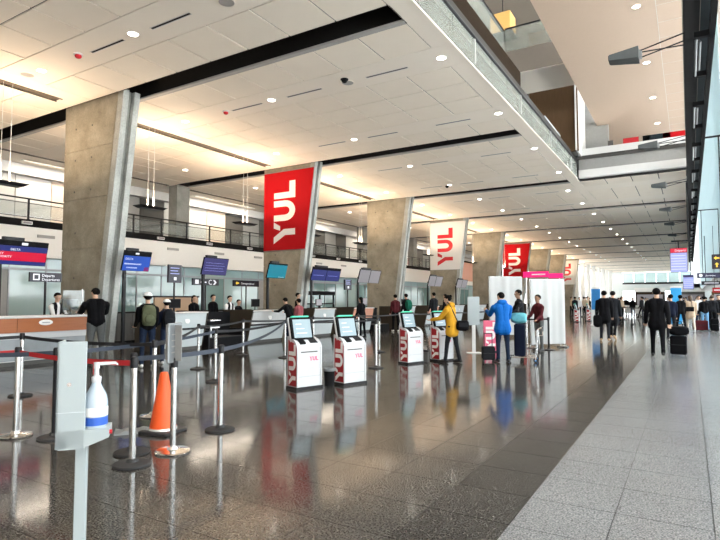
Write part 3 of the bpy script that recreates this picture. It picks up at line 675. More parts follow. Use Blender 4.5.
MB().rbox(-.27, .27, -.06, .06, .12, 2.2, .02).build('panel', 'board_cyan', o); MB().rbox(-.27, .27, -.065, .065, 2.2, 2.3, .02).build('cap', 'white', o); MB().rbox(-.32, .32, -.2, .2, 0, .12, .03).build('base', 'steel', o)
o = thing('poster_board', 'blue poster board with white top behind the pair of travellers', 'board', (-4.64, 34, 0))
MB().rbox(-.24, .24, -.05, .05, .95, 2.15, .02).build('poster', 'board_blue', o); MB().rbox(-.24, .24, -.05, .05, 2.15, 2.3, .02).build('header', 'white', o); MB().rbox(-.24, .24, -.045, .045, .12, .95, .02).build('stem', 'white', o); MB().rbox(-.3, .3, -.2, .2, 0, .12, .03).build('base', 'white', o)
# ================================================================== CHECK-IN DESKS
o = thing('service_counter', 'long service counter with reddish wood front and white oval badge at left', 'counter', (-13.3, 0, 0))
MB().rbox(-.70, .06, 1.5, 8.3, 1.10, 1.15, .02).build('worktop', 'white', o)
for i in range(4): MB().box(-.02, .03, 1.5 + 1.7 * i + .005, 1.5 + 1.7 * (i + 1) - .005, .77, 1.10).build('wood_panel', 'counter_wood', o)
MB().box(-.66, -.06, 1.5, 8.3, .10, 1.10).build('body', 'soft_white', o)
MB().box(-.06, .0, 1.5, 8.3, .62, .77).build('white_rail', 'white_gloss', o); MB().box(-.06, -.03, 1.5, 8.3, .12, .62).build('lower_panel', 'grey_metal', o); MB().box(-.7, -.1, 1.55, 8.25, 0, .10).build('plinth', 'dark_panel', o)
bd = MB().ball((0, 0, 0), (.012, .17, .07), 18, 8); b_ = bd.build('badge', 'letter_white', o, True); b_.location = (.035, 7.25, .99)
MB().box(.046, .049, 7.16, 7.34, .98, 1.0).build('badge_print', 'grey_metal', o)

def desk(name_label, y0, y1, front='offwhite_cool', sides=True, X=-13.0):
    o = thing('check_in_desk', name_label, 'desk', (X, y0, 0)); w = y1 - y0
    # front leans outward towards the top
    MB().prism([(-.9, .10), (-.16, .10), (-.06, .62), (-.9, .62)], (0, w - .06, 0), (1, 0, 0), (0, 0, 1), w - .12).build('lower_body', 'offwhite_cool', o)
    MB().box(-.9, -.02, .04, w - .04, .62, .68).build('ledge', 'dark_metal', o)
    MB().prism([(-.5, .68), (-.02, .68), (.06, 1.12), (-.5, 1.12)], (0, w - .06, 0), (1, 0, 0), (0, 0, 1), w - .12).build('upper_body', front, o)
    MB().rbox(-.55, .10, .02, w - .02, 1.12, 1.16, .02).build('worktop', 'white', o)
    MB().box(-.8, -.2, .08, w - .08, 0, .10).build('plinth', 'dark_panel', o)
    if sides:
        for ya in (0, w - .06):
            MB().prism([(-1.35, 0), (-.22, 0), (.10, 1.18), (-1.35, 1.18)], (0, ya + .06, 0), (1, 0, 0), (0, 0, 1), .06).build('end_panel', 'desk_brown', o)
    MB().lathe([(.09, 0), (.09, .008)], n=16).xf(Matrix.Translation((.03, w / 2, .9)) @ Matrix.Rotation(R(90 - 10), 4, 'Y')).build('badge', 'letter_white', o)
    return o
DK = [(10.5, 12.1, 'offwhite_cool', 'white check-in desk behind the navy jacket traveller'), (14.1, 16.05, 'steel_white', 'silver-white check-in desk with brown end panel left of the kiosks'), (17.7, 19.3, 'offwhite_cool', 'pale check-in desk directly behind the nearest kiosk'),
      (20.7, 22.6, 'salmon', 'check-in desk with salmon front panel behind the second kiosk'), (25.6, 27.2, 'offwhite_cool', 'white check-in desk beyond the green backpack'), (28.9, 30.5, 'salmon', 'farther check-in desk with salmon front behind the yellow jacket'),
      (33, 34.8, 'offwhite_cool', 'distant white check-in desk behind the white notice board'), (37.6, 39.4, 'offwhite_cool', 'distant white check-in desk past the white notice board'), (41.6, 43.4, 'offwhite_cool', 'far white check-in desk between the two white drapes'), (52, 53.8, 'offwhite_cool', 'farthest white check-in desk along the pillar row')]
for y0, y1, m, lab in DK: desk(lab, y0, y1, m)
o = thing('baggage_conveyor', 'black baggage conveyor between two check-in desks', 'conveyor', (-13.1, 12.25, 0))
MB().box(-.74, 0, .05, 1.65, 0, .30).build('bed', 'black', o); MB().box(-.72, -.02, .12, 1.58, .30, .32).build('belt', 'rubber', o); MB().box(-.80, -.74, .0, 1.7, .0, 1.12).build('back_panel', 'black', o); MB().box(-.74, .03, 0, .05, 0, .55).build('side_rail', 'dark_metal', o); MB().box(-.74, .03, 1.65, 1.7, 0, .55).build('side_rail', 'dark_metal', o)
MB().box(-.35, .0, .1, .5, .62, .66).box(-.2, -.15, .25, .3, .3, .62).build('shelf', 'steel_white', o); MB().box(-.35, .0, .1, .55, .85, .88).build('shelf', 'steel_white', o)
o = thing('baggage_conveyor', 'black baggage conveyor beside the salmon desk', 'conveyor', (-13.1, 22.75, 0))
MB().box(-.74, 0, .05, 1.65, 0, .30).build('bed', 'black', o); MB().box(-.72, -.02, .12, 1.58, .30, .32).build('belt', 'rubber', o); MB().box(-.80, -.74, .0, 1.7, .0, 1.12).build('back_panel', 'black', o)
o = thing('wood_partition', 'tan wood partition behind the desks next to a dark door', 'partition', (-17.2, 13.35, 0)); MB().box(0, .08, 0, 2.1, .0, 1.62).build('panel', 'tan_wood', o); MB().box(-.02, .10, -.05, 2.15, 1.62, 1.68).build('cap', 'dark_metal', o)
o = thing('wood_partition', 'tall orange wood wall panel between the white banner pillar and the next', 'partition', (-18.2, 46.8, 3.3)); MB().box(0, .1, 0, 4.6, .0, 1.75).build('panel', 'salmon', o); MB().box(-.02, .12, 0, 4.6, 1.75, 1.9).build('cap', 'dark_wood', o); MB().box(.02, .1, 0, .15, -3.3, 0).box(.02, .1, 4.45, 4.6, -3.3, 0).build('post', 'dark_metal', o)
for i, (y, w, lab) in enumerate(((10.7, 2.5, 'low black back counter behind the white desk beside the near pillar'), (15.6, 3.2, 'low black back counter left of the red banner pillar'), (20.3, 3.6, 'low black back counter right of the red banner pillar'), (24.2, 3.8, 'low black back counter left of the third pillar'), (30.0, 4.2, 'low black back counter right of the third pillar'), (34.6, 3.2, 'low black back counter left of the white banner pillar'), (40.5, 5.5, 'low black back counter right of the white banner pillar'))):
    o = thing('back_counter', lab, 'counter', (-17.6, y, 0)); MB().box(-.25, .25, 0, w, .06, 1.05).build('carcass', 'dark_panel', o); MB().rbox(-.28, .30, -.03, w + .03, 1.05, 1.09, .02).build('worktop', 'black', o); MB().box(-.2, .2, .03, w - .03, 0, .06).build('plinth', 'black', o)
    n = int(w / .62)
    for j in range(n): d_ = MB().box(.25, .27, w * j / n + .01, w * (j + 1) / n - .01, .10, 1.0).build('door', 'desk_brown' if i % 2 else 'dark_panel', o); MB().box(.27, .285, w * (j + 1) / n - .06, w * (j + 1) / n - .04, .5, .7).build('handle', 'steel', d_)
o = thing('display_frame', 'black open frame stand behind the kiosks right of the red banner pillar', 'frame', (-15.6, 20.6, 0))
for yy in (0, 1.2, 2.4): MB().box(-.03, .03, yy, yy + .07, 0, 1.75).build('upright', 'black', o)
MB().box(-.04, .04, -.05, 2.52, 1.75, 1.95).build('header', 'black', o); MB().box(-.03, .03, 0, 2.47, 1.3, 1.36).build('rail', 'black', o); MB().box(-.03, .03, 0, 2.47, 1.0, 1.05).build('rail', 'black', o)
# small counter-top monitors and equipment
def monitor(loc, rz, label, m='black', w=.42, h=.28):
    o = thing('monitor', label, 'monitor', loc, rz)
    MB().rbox(-w / 2, w / 2, -.02, .02, .12, .12 + h, .012).build('housing', 'dark_metal', o); MB().box(-w / 2 + .02, w / 2 - .02, -.024, -.02, .14, .10 + h).build('screen', m, o); MB().tube((0, .02, .01), (0, .02, .2), .018).build('stem', 'dark_metal', o); MB().rbox(-.1, .1, -.07, .09, 0, .015, .006).build('foot', 'dark_metal', o)
monitor((-13.55, 8.0, 1.15), -90, 'black monitor back beside the agent on the wood counter')
monitor((-13.6, 6.0, 1.15), -90, 'low black monitor on the wood counter at the left edge')
monitor((-13.3, 11.1, 1.16), 90, 'small black monitor on the white desk near the partition')
monitor((-13.25, 14.6, 1.16), 90, 'small black monitor on the silver-white desk')
monitor((-13.2, 18.4, 1.16), 90, 'grey screen on the pale desk behind the nearest kiosk', 'screen_grey')
monitor((-13.1, 21.9, 1.16), 90, 'framed grey screen on the salmon desk', 'screen_grey', .5, .34)
monitor((-13.2, 26.2, 1.16), 90, 'black monitor on the desk beyond the green backpack')
o = thing('sneeze_guard', 'leaning clear acrylic guard standing on the wood counter', 'screen guard', (-13.35, 8.15, 1.15)); MB().box(-.006, .006, -.45, .1, .02, .62).build('sheet', 'glass_clear', o); MB().tube((0, .1, 0), (0, .04, .66), .012).build('edge', 'steel_white', o); MB().rbox(-.08, .08, -.1, .1, 0, .02, .006).build('foot', 'steel', o)

# ================================================================== TILTED AIRLINE SCREENS ON POLES
def airscreen(y, w, lab, kind, X=-14.0, z=2.38, h=.60, pole=True):
    o = thing('airline_screen', lab, 'screen', (X, y, 0)); t = .27; n = Vector((math.cos(t), 0, -math.sin(t))); up_ = Vector((math.sin(t), 0, math.cos(t)))
    M = Matrix((Vector((0, 1, 0)), up_, n)).transposed().to_4x4(); M.translation = Vector((0, 0, z))
    MB().box(0, w, 0, h, -.05, 0).xf(M).build('housing', 'black', o)
    def pan(x0, x1, a, b, m, nm='screen'): return MB().box(x0, x1, a, b, 0, .005).xf(M).build(nm, m, o)
    P = lambda x, yy: M @ Vector((x, yy, .005))
    if kind == 'redblue':
        pan(.01, w - .01, .01, .10, 'screen_blue'); pan(.01, w - .01, .105, .33, 'screen_red'); pan(.01, w - .01, .335, .47, 'screen_blue')
        lettering('DELTA', .075, P(.30, .36), (0, 1, 0), up_, 'screen_text', o); lettering('SKY\nPRIORITY', .075, P(.03, .25), (0, 1, 0), up_, 'screen_text', o); pan(w * .46, w * .46 + .14, .50, .56, 'screen_text', 'desk_number')
    elif kind == 'blue':
        pan(.01, w - .01, .01, .45, 'screen_bright'); pan(w - .18, w - .02, .01, .13, 'screen_red', 'corner_panel')
        lettering('DELTA', .085, P(.06, .33), (0, 1, 0), up_, 'screen_text', o); pan(.05, .62, .19, .23, 'screen_text', 'text_row'); pan(.14, .5, .08, .115, 'screen_text', 'text_row'); pan(w * .4, w * .4 + .12, .50, .55, 'screen_text', 'desk_number')
    elif kind == 'purple':
        pan(.01, w - .01, .01, h - .02, 'screen_purple')
        for j in range(4): pan(.1, w - .14 - .05 * (j % 2), .14 + .09 * j, .155 + .09 * j, 'screen_lav', 'text_row')
    elif kind == 'teal': pan(.01, w - .01, .02, h - .06, 'screen_teal'); pan(w * .6, w - .1, .04, .07, 'screen_text', 'text_row')
    elif kind == 'bluepair':
        for a in (0, w / 2): pan(a + .01, a + w / 2 - .03, .01, h - .12, 'screen_blue'); pan(a + .12, a + w / 2 - .2, .22, .25, 'screen_lav', 'text_row')
    else:
        for a in (0, w / 2): pan(a + .01, a + w / 2 - .05, .01, h - .02, 'screen_grey')
    MB().box(-.10, -.02, .1, .18, 0, z + .1).build('pole', 'dark_metal', o) if pole else MB().tube((.1, w / 2, z + h), (.1, w / 2, 3.2), .02).build('pole', 'dark_metal', o)
    MB().box(-.06, .02, .08, w * .7, z + .2, z + .28).build('bracket', 'dark_metal', o); MB().box(.06, .16, w * .1, w * .5, z + h - .02, z + h + .06).build('cable_box', 'dark_metal', o)
    return o
airscreen(6.4, 1.18, 'tilted red and blue airline screen above the wood counter', 'redblue')
airscreen(9.75, .92, 'tilted bright blue airline screen right of the nearest pillar', 'blue')
airscreen(12.75, 1.12, 'tilted dark purple airline screen above the conveyor', 'purple')
airscreen(16.04, 1.12, 'tilted teal airline screen in front of the red banner pillar', 'teal')
airscreen(18.9, 2.2, 'pair of tilted blue airline screens right of the red banner pillar', 'bluepair')
airscreen(22.8, 2.1, 'pair of tilted grey airline screens before the third pillar', 'greypair', h=.68)
airscreen(31.2, 2.1, 'pair of tilted grey airline screens right of the third pillar', 'greypair', h=.68)
airscreen(36.0, 2.0, 'pair of tilted grey airline screens under the white banner', 'greypair')
airscreen(44.0, 2.2, 'pair of small blue airline screens right of the white banner pillar', 'bluepair')
# ================================================================== HANGING BLACK SIGNS AT THE DESKS
def dsign(x, y, z, w, h, lab, kind):
    o = thing('desk_sign', lab, 'sign', (x, y, z)); MB().rbox(-.04, .04, 0, w, 0, h, .01).build('box', 'sign_dark', o)
    MB().box(-.02, .02, w * .5 - .02, w * .5 + .02, -z, 0).build('pole', 'dark_metal', o); MB().rbox(-.12, .12, w * .5 - .12, w * .5 + .12, -z, -z + .02, .02).build('foot', 'dark_metal', o)
    Y, Z = (0, 1, 0), (0, 0, 1)
    if kind == 'dep':
        MB().box(.04, .043, .08, .25, .04, h - .04).build('pictogram', 'screen_text', o); MB().box(.043, .045, .11, .22, .07, h - .07).build('pictogram_inner', 'sign_dark', o)
        lettering('Départs\nDepartures', .105, (.04, .31, .135), Y, Z, 'screen_text', o)
    elif kind == 'zone':
        MB().box(.04, .043, .12, .3, .05, h - .05).build('pictogram', 'screen_text', o); MB().box(.04, .043, .42, .72, .10, h - .12).build('legend', 'screen_text', o)
        lettering('C', .3, (.04, .82, .03), Y, Z, 'screen_text', o); MB().prism([(0, .2), (.1, .2), (.2, .1), (.1, 0), (0, 0), (.1, .1)], (.04, 1.08, .03), Y, Z, .004).build('arrow', 'screen_text', o)
    elif kind == 'yellow':
        MB().prism([(x_ * .2, y_ * .2) for x_, y_ in ar], (.04, .12, .04), Y, Z, .004).build('arrow', 'sign_yellow', o); lettering('Correspondances', .12, (.04, .45, .09), Y, Z, 'screen_text', o)
    else:
        for j in range(3): MB().box(.04, .043, .07, w - .1 - .05 * (j % 2), .28 + .09 * j, .305 + .09 * j).build('text_row', 'screen_lav', o)
        MB().box(.04, .043, w * .4, w * .6, .08, .18).build('pictogram', 'screen_text', o)
dsign(-15, 7.72, 2.02, .86, .25, 'black sign with white icon and two text lines beside the nearest pillar', 'dep')
dsign(-14.2, 11.55, 2.08, .52, .58, 'upright dark blue sign hung above the white desk', 'list')
dsign(-17.2, 15.2, 2.13, 1.42, .27, 'black sign with white letter C and arrow', 'zone')
dsign(-17.2, 17.5, 2.13, 1.65, .27, 'black sign with yellow arrow left of the red banner pillar', 'yellow')
dsign(-14.2, 21.9, 2.0, .6, .5, 'small dark blue sign right of the blue screen pair', 'list')

# ================================================================== SELF-SERVICE KIOSKS (face +X, red letter panel on -Y side)
def kiosk():
    o = thing('check_in_kiosk', 'x', 'kiosk', (0, 0, 0), 0, 'red and white check-in kiosks')
    d, w = .28, .52     # x from -d..0, y from 0..w
    side = [(-d, .04), (0, .04), (0, .72), (-.03, .78), (-.10, .83), (-d, .88)]
    MB().prism(side, (0, w - .03, 0), (1, 0, 0), (0, 0, 1), w - .06).build('body', 'white_gloss', o)
    for ya, nm in ((0, 'side_panel'), (w - .03, 'side_panel')):
        s = MB().prism([(-d - .02, .02), (.012, .02), (.012, .71), (-.03, .79), (-.10, .845), (-d - .02, .90)], (0, ya + .03, 0), (1, 0, 0), (0, 0, 1), .03).build(nm, 'white_gloss', o)
        if ya == 0:
            MB().prism([(-d + .02, .06), (-.012, .06), (-.012, .70), (-.05, .775), (-d + .02, .84)], (0, .0, 0), (1, 0, 0), (0, 0, 1), .005).build('red_panel', 'kiosk_red', s)
            yul((-.03, -.006, .07), (0, 0, 1), (-1, 0, 0), .70, .205, .004, 'letter_white', s)
    MB().box(-d - .03, .02, -.02, w + .02, 0, .045).build('base', 'dark_metal', o)
    # screen leaning back
    t = R(14); M = Matrix.Translation((-.13, 0, .83)) @ Matrix.Rotation(-t, 4, 'Y')
    h = MB().rbox(-.05, .0, .0, w - .06, 0, .41, .02).xf(M).build('screen_housing', 'black', o)
    MB().rbox(-.075, -.05, -.012, w - .05, -.02, .42, .02).xf(M).build('housing_back', 'white_gloss', h)
    MB().box(0, .004, .045, w - .105, .045, .37).xf(M).build('screen', 'screen_pale', h)
    for j in range(3): MB().box(.004, .005, .10, w - .2 - .05 * j, .12 + .08 * j, .13 + .08 * j).xf(M).build('screen_row', 'screen_text', h)
    MB().box(-.07, -.0, .06, w - .12, .415, .435).xf(M).build('status_light', 'green_glow', o)
    MB().prism([(-.13, .825), (-.02, .765), (-.02, .80), (-.13, .86)], (0, .20, 0), (1, 0, 0), (0, 0, 1), .12).build('passport_reader', 'black', o)
    MB().prism([(-.13, .825), (-.03, .77), (-.03, .79), (-.13, .85)], (0, .46, 0), (1, 0, 0), (0, 0, 1), .16).build('card_reader', 'dark_metal', o)
    MB().box(0, .004, .24, .29, .79, .805).build('key_label', 'screen_text', o).location = (-.06, 0, 0)
    MB().box(-.0, .004, .08, w - .09, .625, .645).build('ticket_slot', 'dark_panel', o)
    MB().box(-.0, .002, .04, w - .04, .215, .22).build('door_seam', 'grey_metal', o)
    yul((.0, .26, .48), (0, 1, 0), (0, 0, 1), .19, .075, .003, 'logo_pink', o)
    for j in range(2): MB().box(0, .003, .17 + .04 * j, .42, .42 - .03 * j, .432 - .03 * j).build('caption', 'offwhite_cool', o)
    return o
k0 = kiosk(); k0.location = (-5.73, 7.36, 0); k0['label'] = 'red and white YUL kiosk furthest left, nearest the stanchions'; k0.rotation_euler = (0, 0, R(-18))
clone(k0, (-5.31, 8.18, 0), -18, 'red and white YUL kiosk second from left, right of the small bin')
clone(k0, (-5.75, 11.65, 0), -18, 'red and white YUL kiosk left of the yellow jacket woman')
clone(k0, (-5.33, 12.56, 0), -18, 'red and white YUL kiosk being used by the yellow jacket woman')
clone(k0, (-6.50, 39.4, 0), 0, 'distant red and white kiosk, left one of the far pair')
clone(k0, (-6.05, 41.6, 0), 0, 'distant red and white kiosk, right one of the far pair')
o = thing('waste_bin', 'small dark bin with metal rim between the two near kiosks', 'bin', (-5.52, 8.03, 0)); MB().lathe([(.0, 0), (.085, 0), (.10, .30), (.09, .30), (.08, .03), (0, .03)], n=18).build('bucket', 'black', o, True); MB().lathe([(.101, .27), (.107, .28), (.107, .32), (.09, .32)], n=18, caps=False).build('rim', 'grey_metal', o, True)
o = thing('waste_bin', 'dark box bin between the third and fourth kiosk', 'bin', (-5.62, 12.30, 0)); MB().rbox(-.12, .12, -.06, .06, 0, .26, .02).build('body', 'dark_panel', o); MB().rbox(-.13, .13, -.07, .07, .26, .30, .02).build('lid', 'dark_metal', o)

# ================================================================== STANCHIONS WITH BELTS
def stanchion(x, y, label, base='dark', z=1.0, plate=False, belts=(), black=False):
    o = thing('belt_stanchion', label, 'stanchion', (x, y, 0), 0, 'belt barrier posts')
    MB().lathe([(.0, 0), (.17, 0), (.175, .012), (.165, .022), (.06, .035), (.045, .06), (0, .06)], n=28).build('base', {'dark': 'rubber', 'steel': 'chrome'}[base], o, True)
    MB().tube((0, 0, .05), (0, 0, z - .10), .031, n=16).build('post', 'dark_metal' if black else 'steel', o, True)
    MB().lathe([(0, z - .10), (.037, z - .10), (.037, z - .012), (.028, z), (0, z)], n=16).build('head', 'dark_metal', o, True)
    for tx, ty, m in belts:
        d = Vector((tx - x, ty - y, 0)); L = d.length; d.normalize(); n = Vector((-d.y, d.x, 0)) * .0015; b = MB(); N = 8; vs = []
        for i in range(N + 1):
            p = d * (.03 + (L - .06) * i / N); sag = .03 * 4 * (i / N) * (1 - i / N) * (L / 2.5)
            for zz in (z - .085 - sag, z - .035 - sag):
                for sgn in (-1, 1): q = p + n * sgn; vs.append((q.x, q.y, zz))
        fs = []
        for i in range(N):
            a = 4 * i; c = a + 4; fs += [(a, c, c + 2, a + 2), (a + 1, a + 3, c + 3, c + 1), (a + 2, c + 2, c + 3, a + 3), (a, a + 1, c + 1, c)]
        b.add(vs, fs); b.build('belt', m, o)
    if plate:
        a = R(112); u = Vector((math.cos(a), math.sin(a), 0)); w_ = Vector((-u.y, u.x, 0))
        f = MB(); M = Matrix((u, w_, Vector((0, 0, 1)))).transposed().to_4x4()
        MB().rbox(-.14, .14, -.012, .012, .90, 1.30, .01).xf(M).build('sign_frame', 'grey_metal', o); MB().box(-.12, .12, .012, .015, .92, 1.28).xf(M).box(-.12, .12, -.015, -.012, .92, 1.28).build('sign_sheet', 'grey_panel', o)
        for j in range(4): MB().box(-.09, .09, -.017, -.015, 1.0 + .06 * j, 1.01 + .06 * j).xf(M).build('text_row', 'slot_lip', o)
    return o
S = dict(A=(-6.55, 3.28), B=(-9.18, 4.65), C=(-6.09, 3.46), D=(-4.48, 3.28), E=(-4.83, 3.53), F=(-4.51, 3.77), G=(-6.11, 4.78), H=(-4.78, 4.68), I=(-7.62, 7.32), J=(-9.36, 8.48), K=(-9.2, 11.3), L=(-6.07, 10.68), M=(-7.83, 13.96), N=(-3.71, 17.21))
b_ = lambda k, m: (*S[k], m)
stanchion(*S['A'], 'steel post with chrome base and red belts at the left edge', 'steel', belts=[b_('D', 'belt_red'), (-7.6, 1.9, 'belt_red')])
stanchion(*S['B'], 'thin post with black base close to the wooden counter', belts=[b_('G', 'belt_black'), (-9.9, 3.2, 'belt_black')])
stanchion(*S['C'], 'black post mostly hidden behind the white sanitizer stand', belts=[b_('I', 'belt_navy'), (-7.2, 2.6, 'belt_navy')], black=True)
stanchion(*S['D'], 'steel post with black base where the red belt ends', belts=[])
stanchion(*S['E'], 'post hidden right behind the red belt end post', belts=[b_('H', 'belt_navy')])
stanchion(*S['F'], 'steel post with chrome base carrying a sign plate, in front of the cone', 'steel', z=.95, plate=True)
stanchion(*S['G'], 'thin steel post just left of the orange cone', 'steel', belts=[b_('J', 'belt_black')])
stanchion(*S['H'], 'steel post with black base standing alone right of the cone', belts=[b_('K', 'belt_navy')])
stanchion(*S['I'], 'steel post behind the lone post right of the cone', belts=[b_('K', 'belt_black')])
stanchion(*S['J'], 'farther thin post in front of the black conveyor', belts=[(-10.6, 11.2, 'belt_black')])
stanchion(*S['K'], 'post just left of the nearest kiosk', belts=[b_('M', 'belt_black')])
stanchion(*S['L'], 'steel post just right of the second kiosk', z=1.08, belts=[b_('M', 'belt_navy')])
stanchion(*S['M'], 'thin post behind the post right of the second kiosk', belts=[(-10.4, 17.0, 'belt_black')])
stanchion(*S['N'], 'black post with belt in front of the white drape', belts=[(-4.75, 16.75, 'belt_black')], black=True)
stanchion(-10.6, 11.2, 'post in front of the white check-in desk', belts=[(-10.4, 14.2, 'belt_black')])
stanchion(-10.4, 14.2, 'post in front of the silver-white desk', belts=[(-10.4, 17.0, 'belt_black')])
stanchion(-10.4, 17.0, 'post before the pale desk behind the first kiosk', belts=[(-10.2, 20.2, 'belt_black')])
stanchion(-10.2, 20.2, 'post before the salmon desk', belts=[(-9.6, 23.6, 'belt_black')])
stanchion(-9.6, 23.6, 'post below the green backpack', belts=[(-8.6, 27, 'belt_black')])
stanchion(-8.6, 27.0, 'post behind the yellow jacket woman', belts=[(-8.2, 30, 'belt_black')])
stanchion(-3.0, 37.5, 'lone distant post on open floor left of the black-coated man')
stanchion(-2.2, 44, 'distant post behind the black-coated man', belts=[(-4.2, 45, 'belt_black')])
stanchion(-4.2, 45, 'distant post in the far queue', belts=[(-6.5, 45.5, 'belt_black')])

# ================================================================== TRAFFIC CONE
o = thing('traffic_cone', 'orange traffic cone on a black square base', 'cone', (-5.28, 4.27, 0), 12)
MB().lathe([(0, .03), (.155, .03), (.15, .06), (.05, .66), (.04, .69), (.025, .69), (.02, .66), (0, .66)], n=28).build('cone_body', 'orange', o, True)
MB().rbox(-.2, .2, -.2, .2, 0, .035, .03).build('base', 'rubber', o); MB().lathe([(.157, .036), (.163, .04), (.155, .062), (.149, .062)], n=28).build('collar', 'steel_white', o, True)
o = thing('folded_cover', 'crumpled grey plastic cover lying under the cone edge', 'cover', (-5.52, 4.10, 0), 50)
b = MB(); rnd = random.Random(3)
g = [[(-.24 + .06 * i, -.09 + .05 * j, .015 + .035 * rnd.random()) for j in range(5)] for i in range(9)]
vs = [p for r_ in g for p in r_] + [(p[0], p[1], 0) for r_ in g for p in r_]; fs = []
for i in range(8):
    for j in range(4): a = i * 5 + j; fs += [(a, a + 5, a + 6, a + 1), (45 + a, 45 + a + 1, 45 + a + 6, 45 + a + 5)]
for i in range(8): fs += [(i * 5, 45 + i * 5, 45 + i * 5 + 5, i * 5 + 5), (i * 5 + 4, i * 5 + 9, 45 + i * 5 + 9, 45 + i * 5 + 4)]
for j in range(4): fs += [(j, j + 1, 46 + j, 45 + j), (40 + j, 85 + j, 86 + j, 41 + j)]
b.add(vs, fs).build('sheet', 'grey_metal', o, True)

# ================================================================== HAND SANITIZER STAND
o = thing('sanitizer_stand', 'white hand sanitizer stand in the left foreground', 'stand', (-3.01, 1.80, 0), 50)
MB().rbox(-.075, .075, -.01, .012, .70, 1.30, .004).build('side_plate', 'stand_white', o); MB().rbox(-.075, -.06, -.01, .16, .70, 1.30, .004).build('back_plate', 'stand_white', o); MB().rbox(-.075, .0, .15, .165, .70, 1.0, .004).build('side_plate', 'stand_white', o)
MB().box(-.0755, .0755, -.0115, -.009, .90, .903).build('fold_seam', 'offwhite_cool', o)
MB().prism([(-.06, .695), (.06, .695), (.20, .75), (.20, .80), (-.06, .80), (-.06, .755)], (0, .155, 0), (1, 0, 0), (0, 0, 1), .165).build('tray', 'stand_white', o); MB().tube((.20, .02, .775), (.215, .02, .775), .012, n=10).build('lock_button', 'letter_red', o)
MB().rbox(.02, .082, .045, .107, .02, .70, .006).build('post', 'stand_white', o); MB().rbox(-.17, .20, -.12, .27, 0, .02, .03).build('base', 'stand_white', o); MB().tube((-.01, -.016, 1.06), (-.01, -.010, 1.06), .012, n=12).build('screw', 'steel', o)
bt = thing('sanitizer_bottle', 'clear pump bottle of sanitizer with blue label on the white stand', 'bottle', (-3.01 + .118 * math.cos(R(50)) - .075 * math.sin(R(50)), 1.80 + .118 * math.sin(R(50)) + .075 * math.cos(R(50)), .80), 50)
MB().lathe([(0, 0), (.060, 0), (.066, .012), (.066, .14), (.058, .18), (.03, .235), (.022, .26), (0, .26)], n=24).build('body', 'bottle_clear', bt, True); MB().lathe([(.0662, .014), (.067, .014), (.067, .06), (.0662, .06)], n=24).build('blue_label', 'label_blue', bt, True)
MB().lathe([(.0662, .066), (.067, .066), (.067, .115), (.0662, .115)], n=24).build('white_label', 'letter_white', bt, True)
MB().lathe([(0, .255), (.026, .255), (.028, .285), (.014, .295), (.012, .335), (0, .335)], n=18).build('cap', 'white_gloss', bt, True); MB().lathe([(0, .335), (.017, .335), (.017, .372), (0, .372)], n=16).build('pump_head', 'white_gloss', bt, True); MB().prism([(.0, .352), (.10, .358), (.115, .35), (.115, .358), (.10, .372), (0, .372)], (0, .01, 0), (1, 0, 0), (0, 0, 1), .02).build('nozzle', 'white_gloss', bt); MB().box(-.0185, -.0165, -.01, .01, .30, .37).build('red_tab', 'letter_red', bt)

# ================================================================== NOTICE BOARD, RED YUL SIGN, DRAPED SCREENS
o = thing('notice_board', 'pale blank notice board on a white post right of the yellow jacket woman', 'board', (-5.35, 15.12, 0), 31)
MB().rbox(-.17, .17, -.03, .03, .80, 1.62, .01).build('panel', 'stand_white', o); MB().rbox(-.05, .05, -.02, .02, .02, .80, .008).build('post', 'white', o); MB().rbox(-.2, .2, -.15, .15, 0, .02, .02).build('base', 'white', o)
o = thing('letter_sign', 'low pinkish red YUL panel between the notice board and blue jacket', 'sign', (-5.22, 15.6, 0), 34)
MB().rbox(0, .40, -.03, .03, .03, .92, .01).build('panel', 'logo_pink', o); yul((.34, -.031, .06), (0, 0, 1), (-1, 0, 0), .82, .28, .004, 'letter_white', o); MB().box(-.01, .42, -.08, .08, 0, .03).build('base', 'dark_metal', o)
def drape(lab, p0, p1, h, belt=None):
    a, c = Vector((*p0, 0)), Vector((*p1, 0)); d = (c - a); L = d.length; d.normalize(); n = Vector((d.y, -d.x, 0))
    o = thing('draped_screen', lab, 'drape', (*p0, 0)); N = 48; vs = []; fs = []
    for z in (.12, h * .35, h * .7, h):
        for i in range(N + 1):
            s = L * i / N; off = (.016 * math.sin(i * .33) + .010 * math.sin(i * .57 + 1)) * (1.0 if z < h else .4)
            vs.append(d * s + n * (off + .06) + Vector((0, 0, z)))
    m = len(vs)
    vs += [v - n * .02 for v in vs]
    for l in range(3):
        for i in range(N): q = l * (N + 1) + i; fs += [(q, q + 1, q + N + 2, q + N + 1), (m + q, m + q + N + 1, m + q + N + 2, m + q + 1)]
    for l in range(3):
        for q in (l * (N + 1), l * (N + 1) + N): fs.append((q, q + N + 1, m + q + N + 1, m + q))
    for i in range(N): fs += [(i, m + i, m + i + 1, i + 1), (3 * (N + 1) + i, 3 * (N + 1) + i + 1, m + 3 * (N + 1) + i + 1, m + 3 * (N + 1) + i)]
    MB().add(vs, fs).build('fabric', 'drape', o, True)
    f = MB(); f.tube((0, 0, .04), (0, 0, h), .02); f.build('upright', 'steel', o); f = MB(); f.tube(d * L + Vector((0, 0, .04)), d * L + Vector((0, 0, h)), .02); f.build('upright', 'steel', o)
    MB().tube((0, 0, h), d * L + Vector((0, 0, h)), .018).build('top_rail', 'steel', o)
    for s in (.06, L - .06): q = d * s; MB().box(-.16, .16, -.16, .16, 0, .04).xf(Matrix.Translation(q)).build('foot', 'steel', o)
drape('tall white draped screen behind the blue jacket man', (-6.85, 21.2), (-5.85, 22.3), 2.46)
drape('white draped screen under the pink sign, behind the luggage cart', (-4.35, 17.55), (-3.50, 18.50), 2.18)
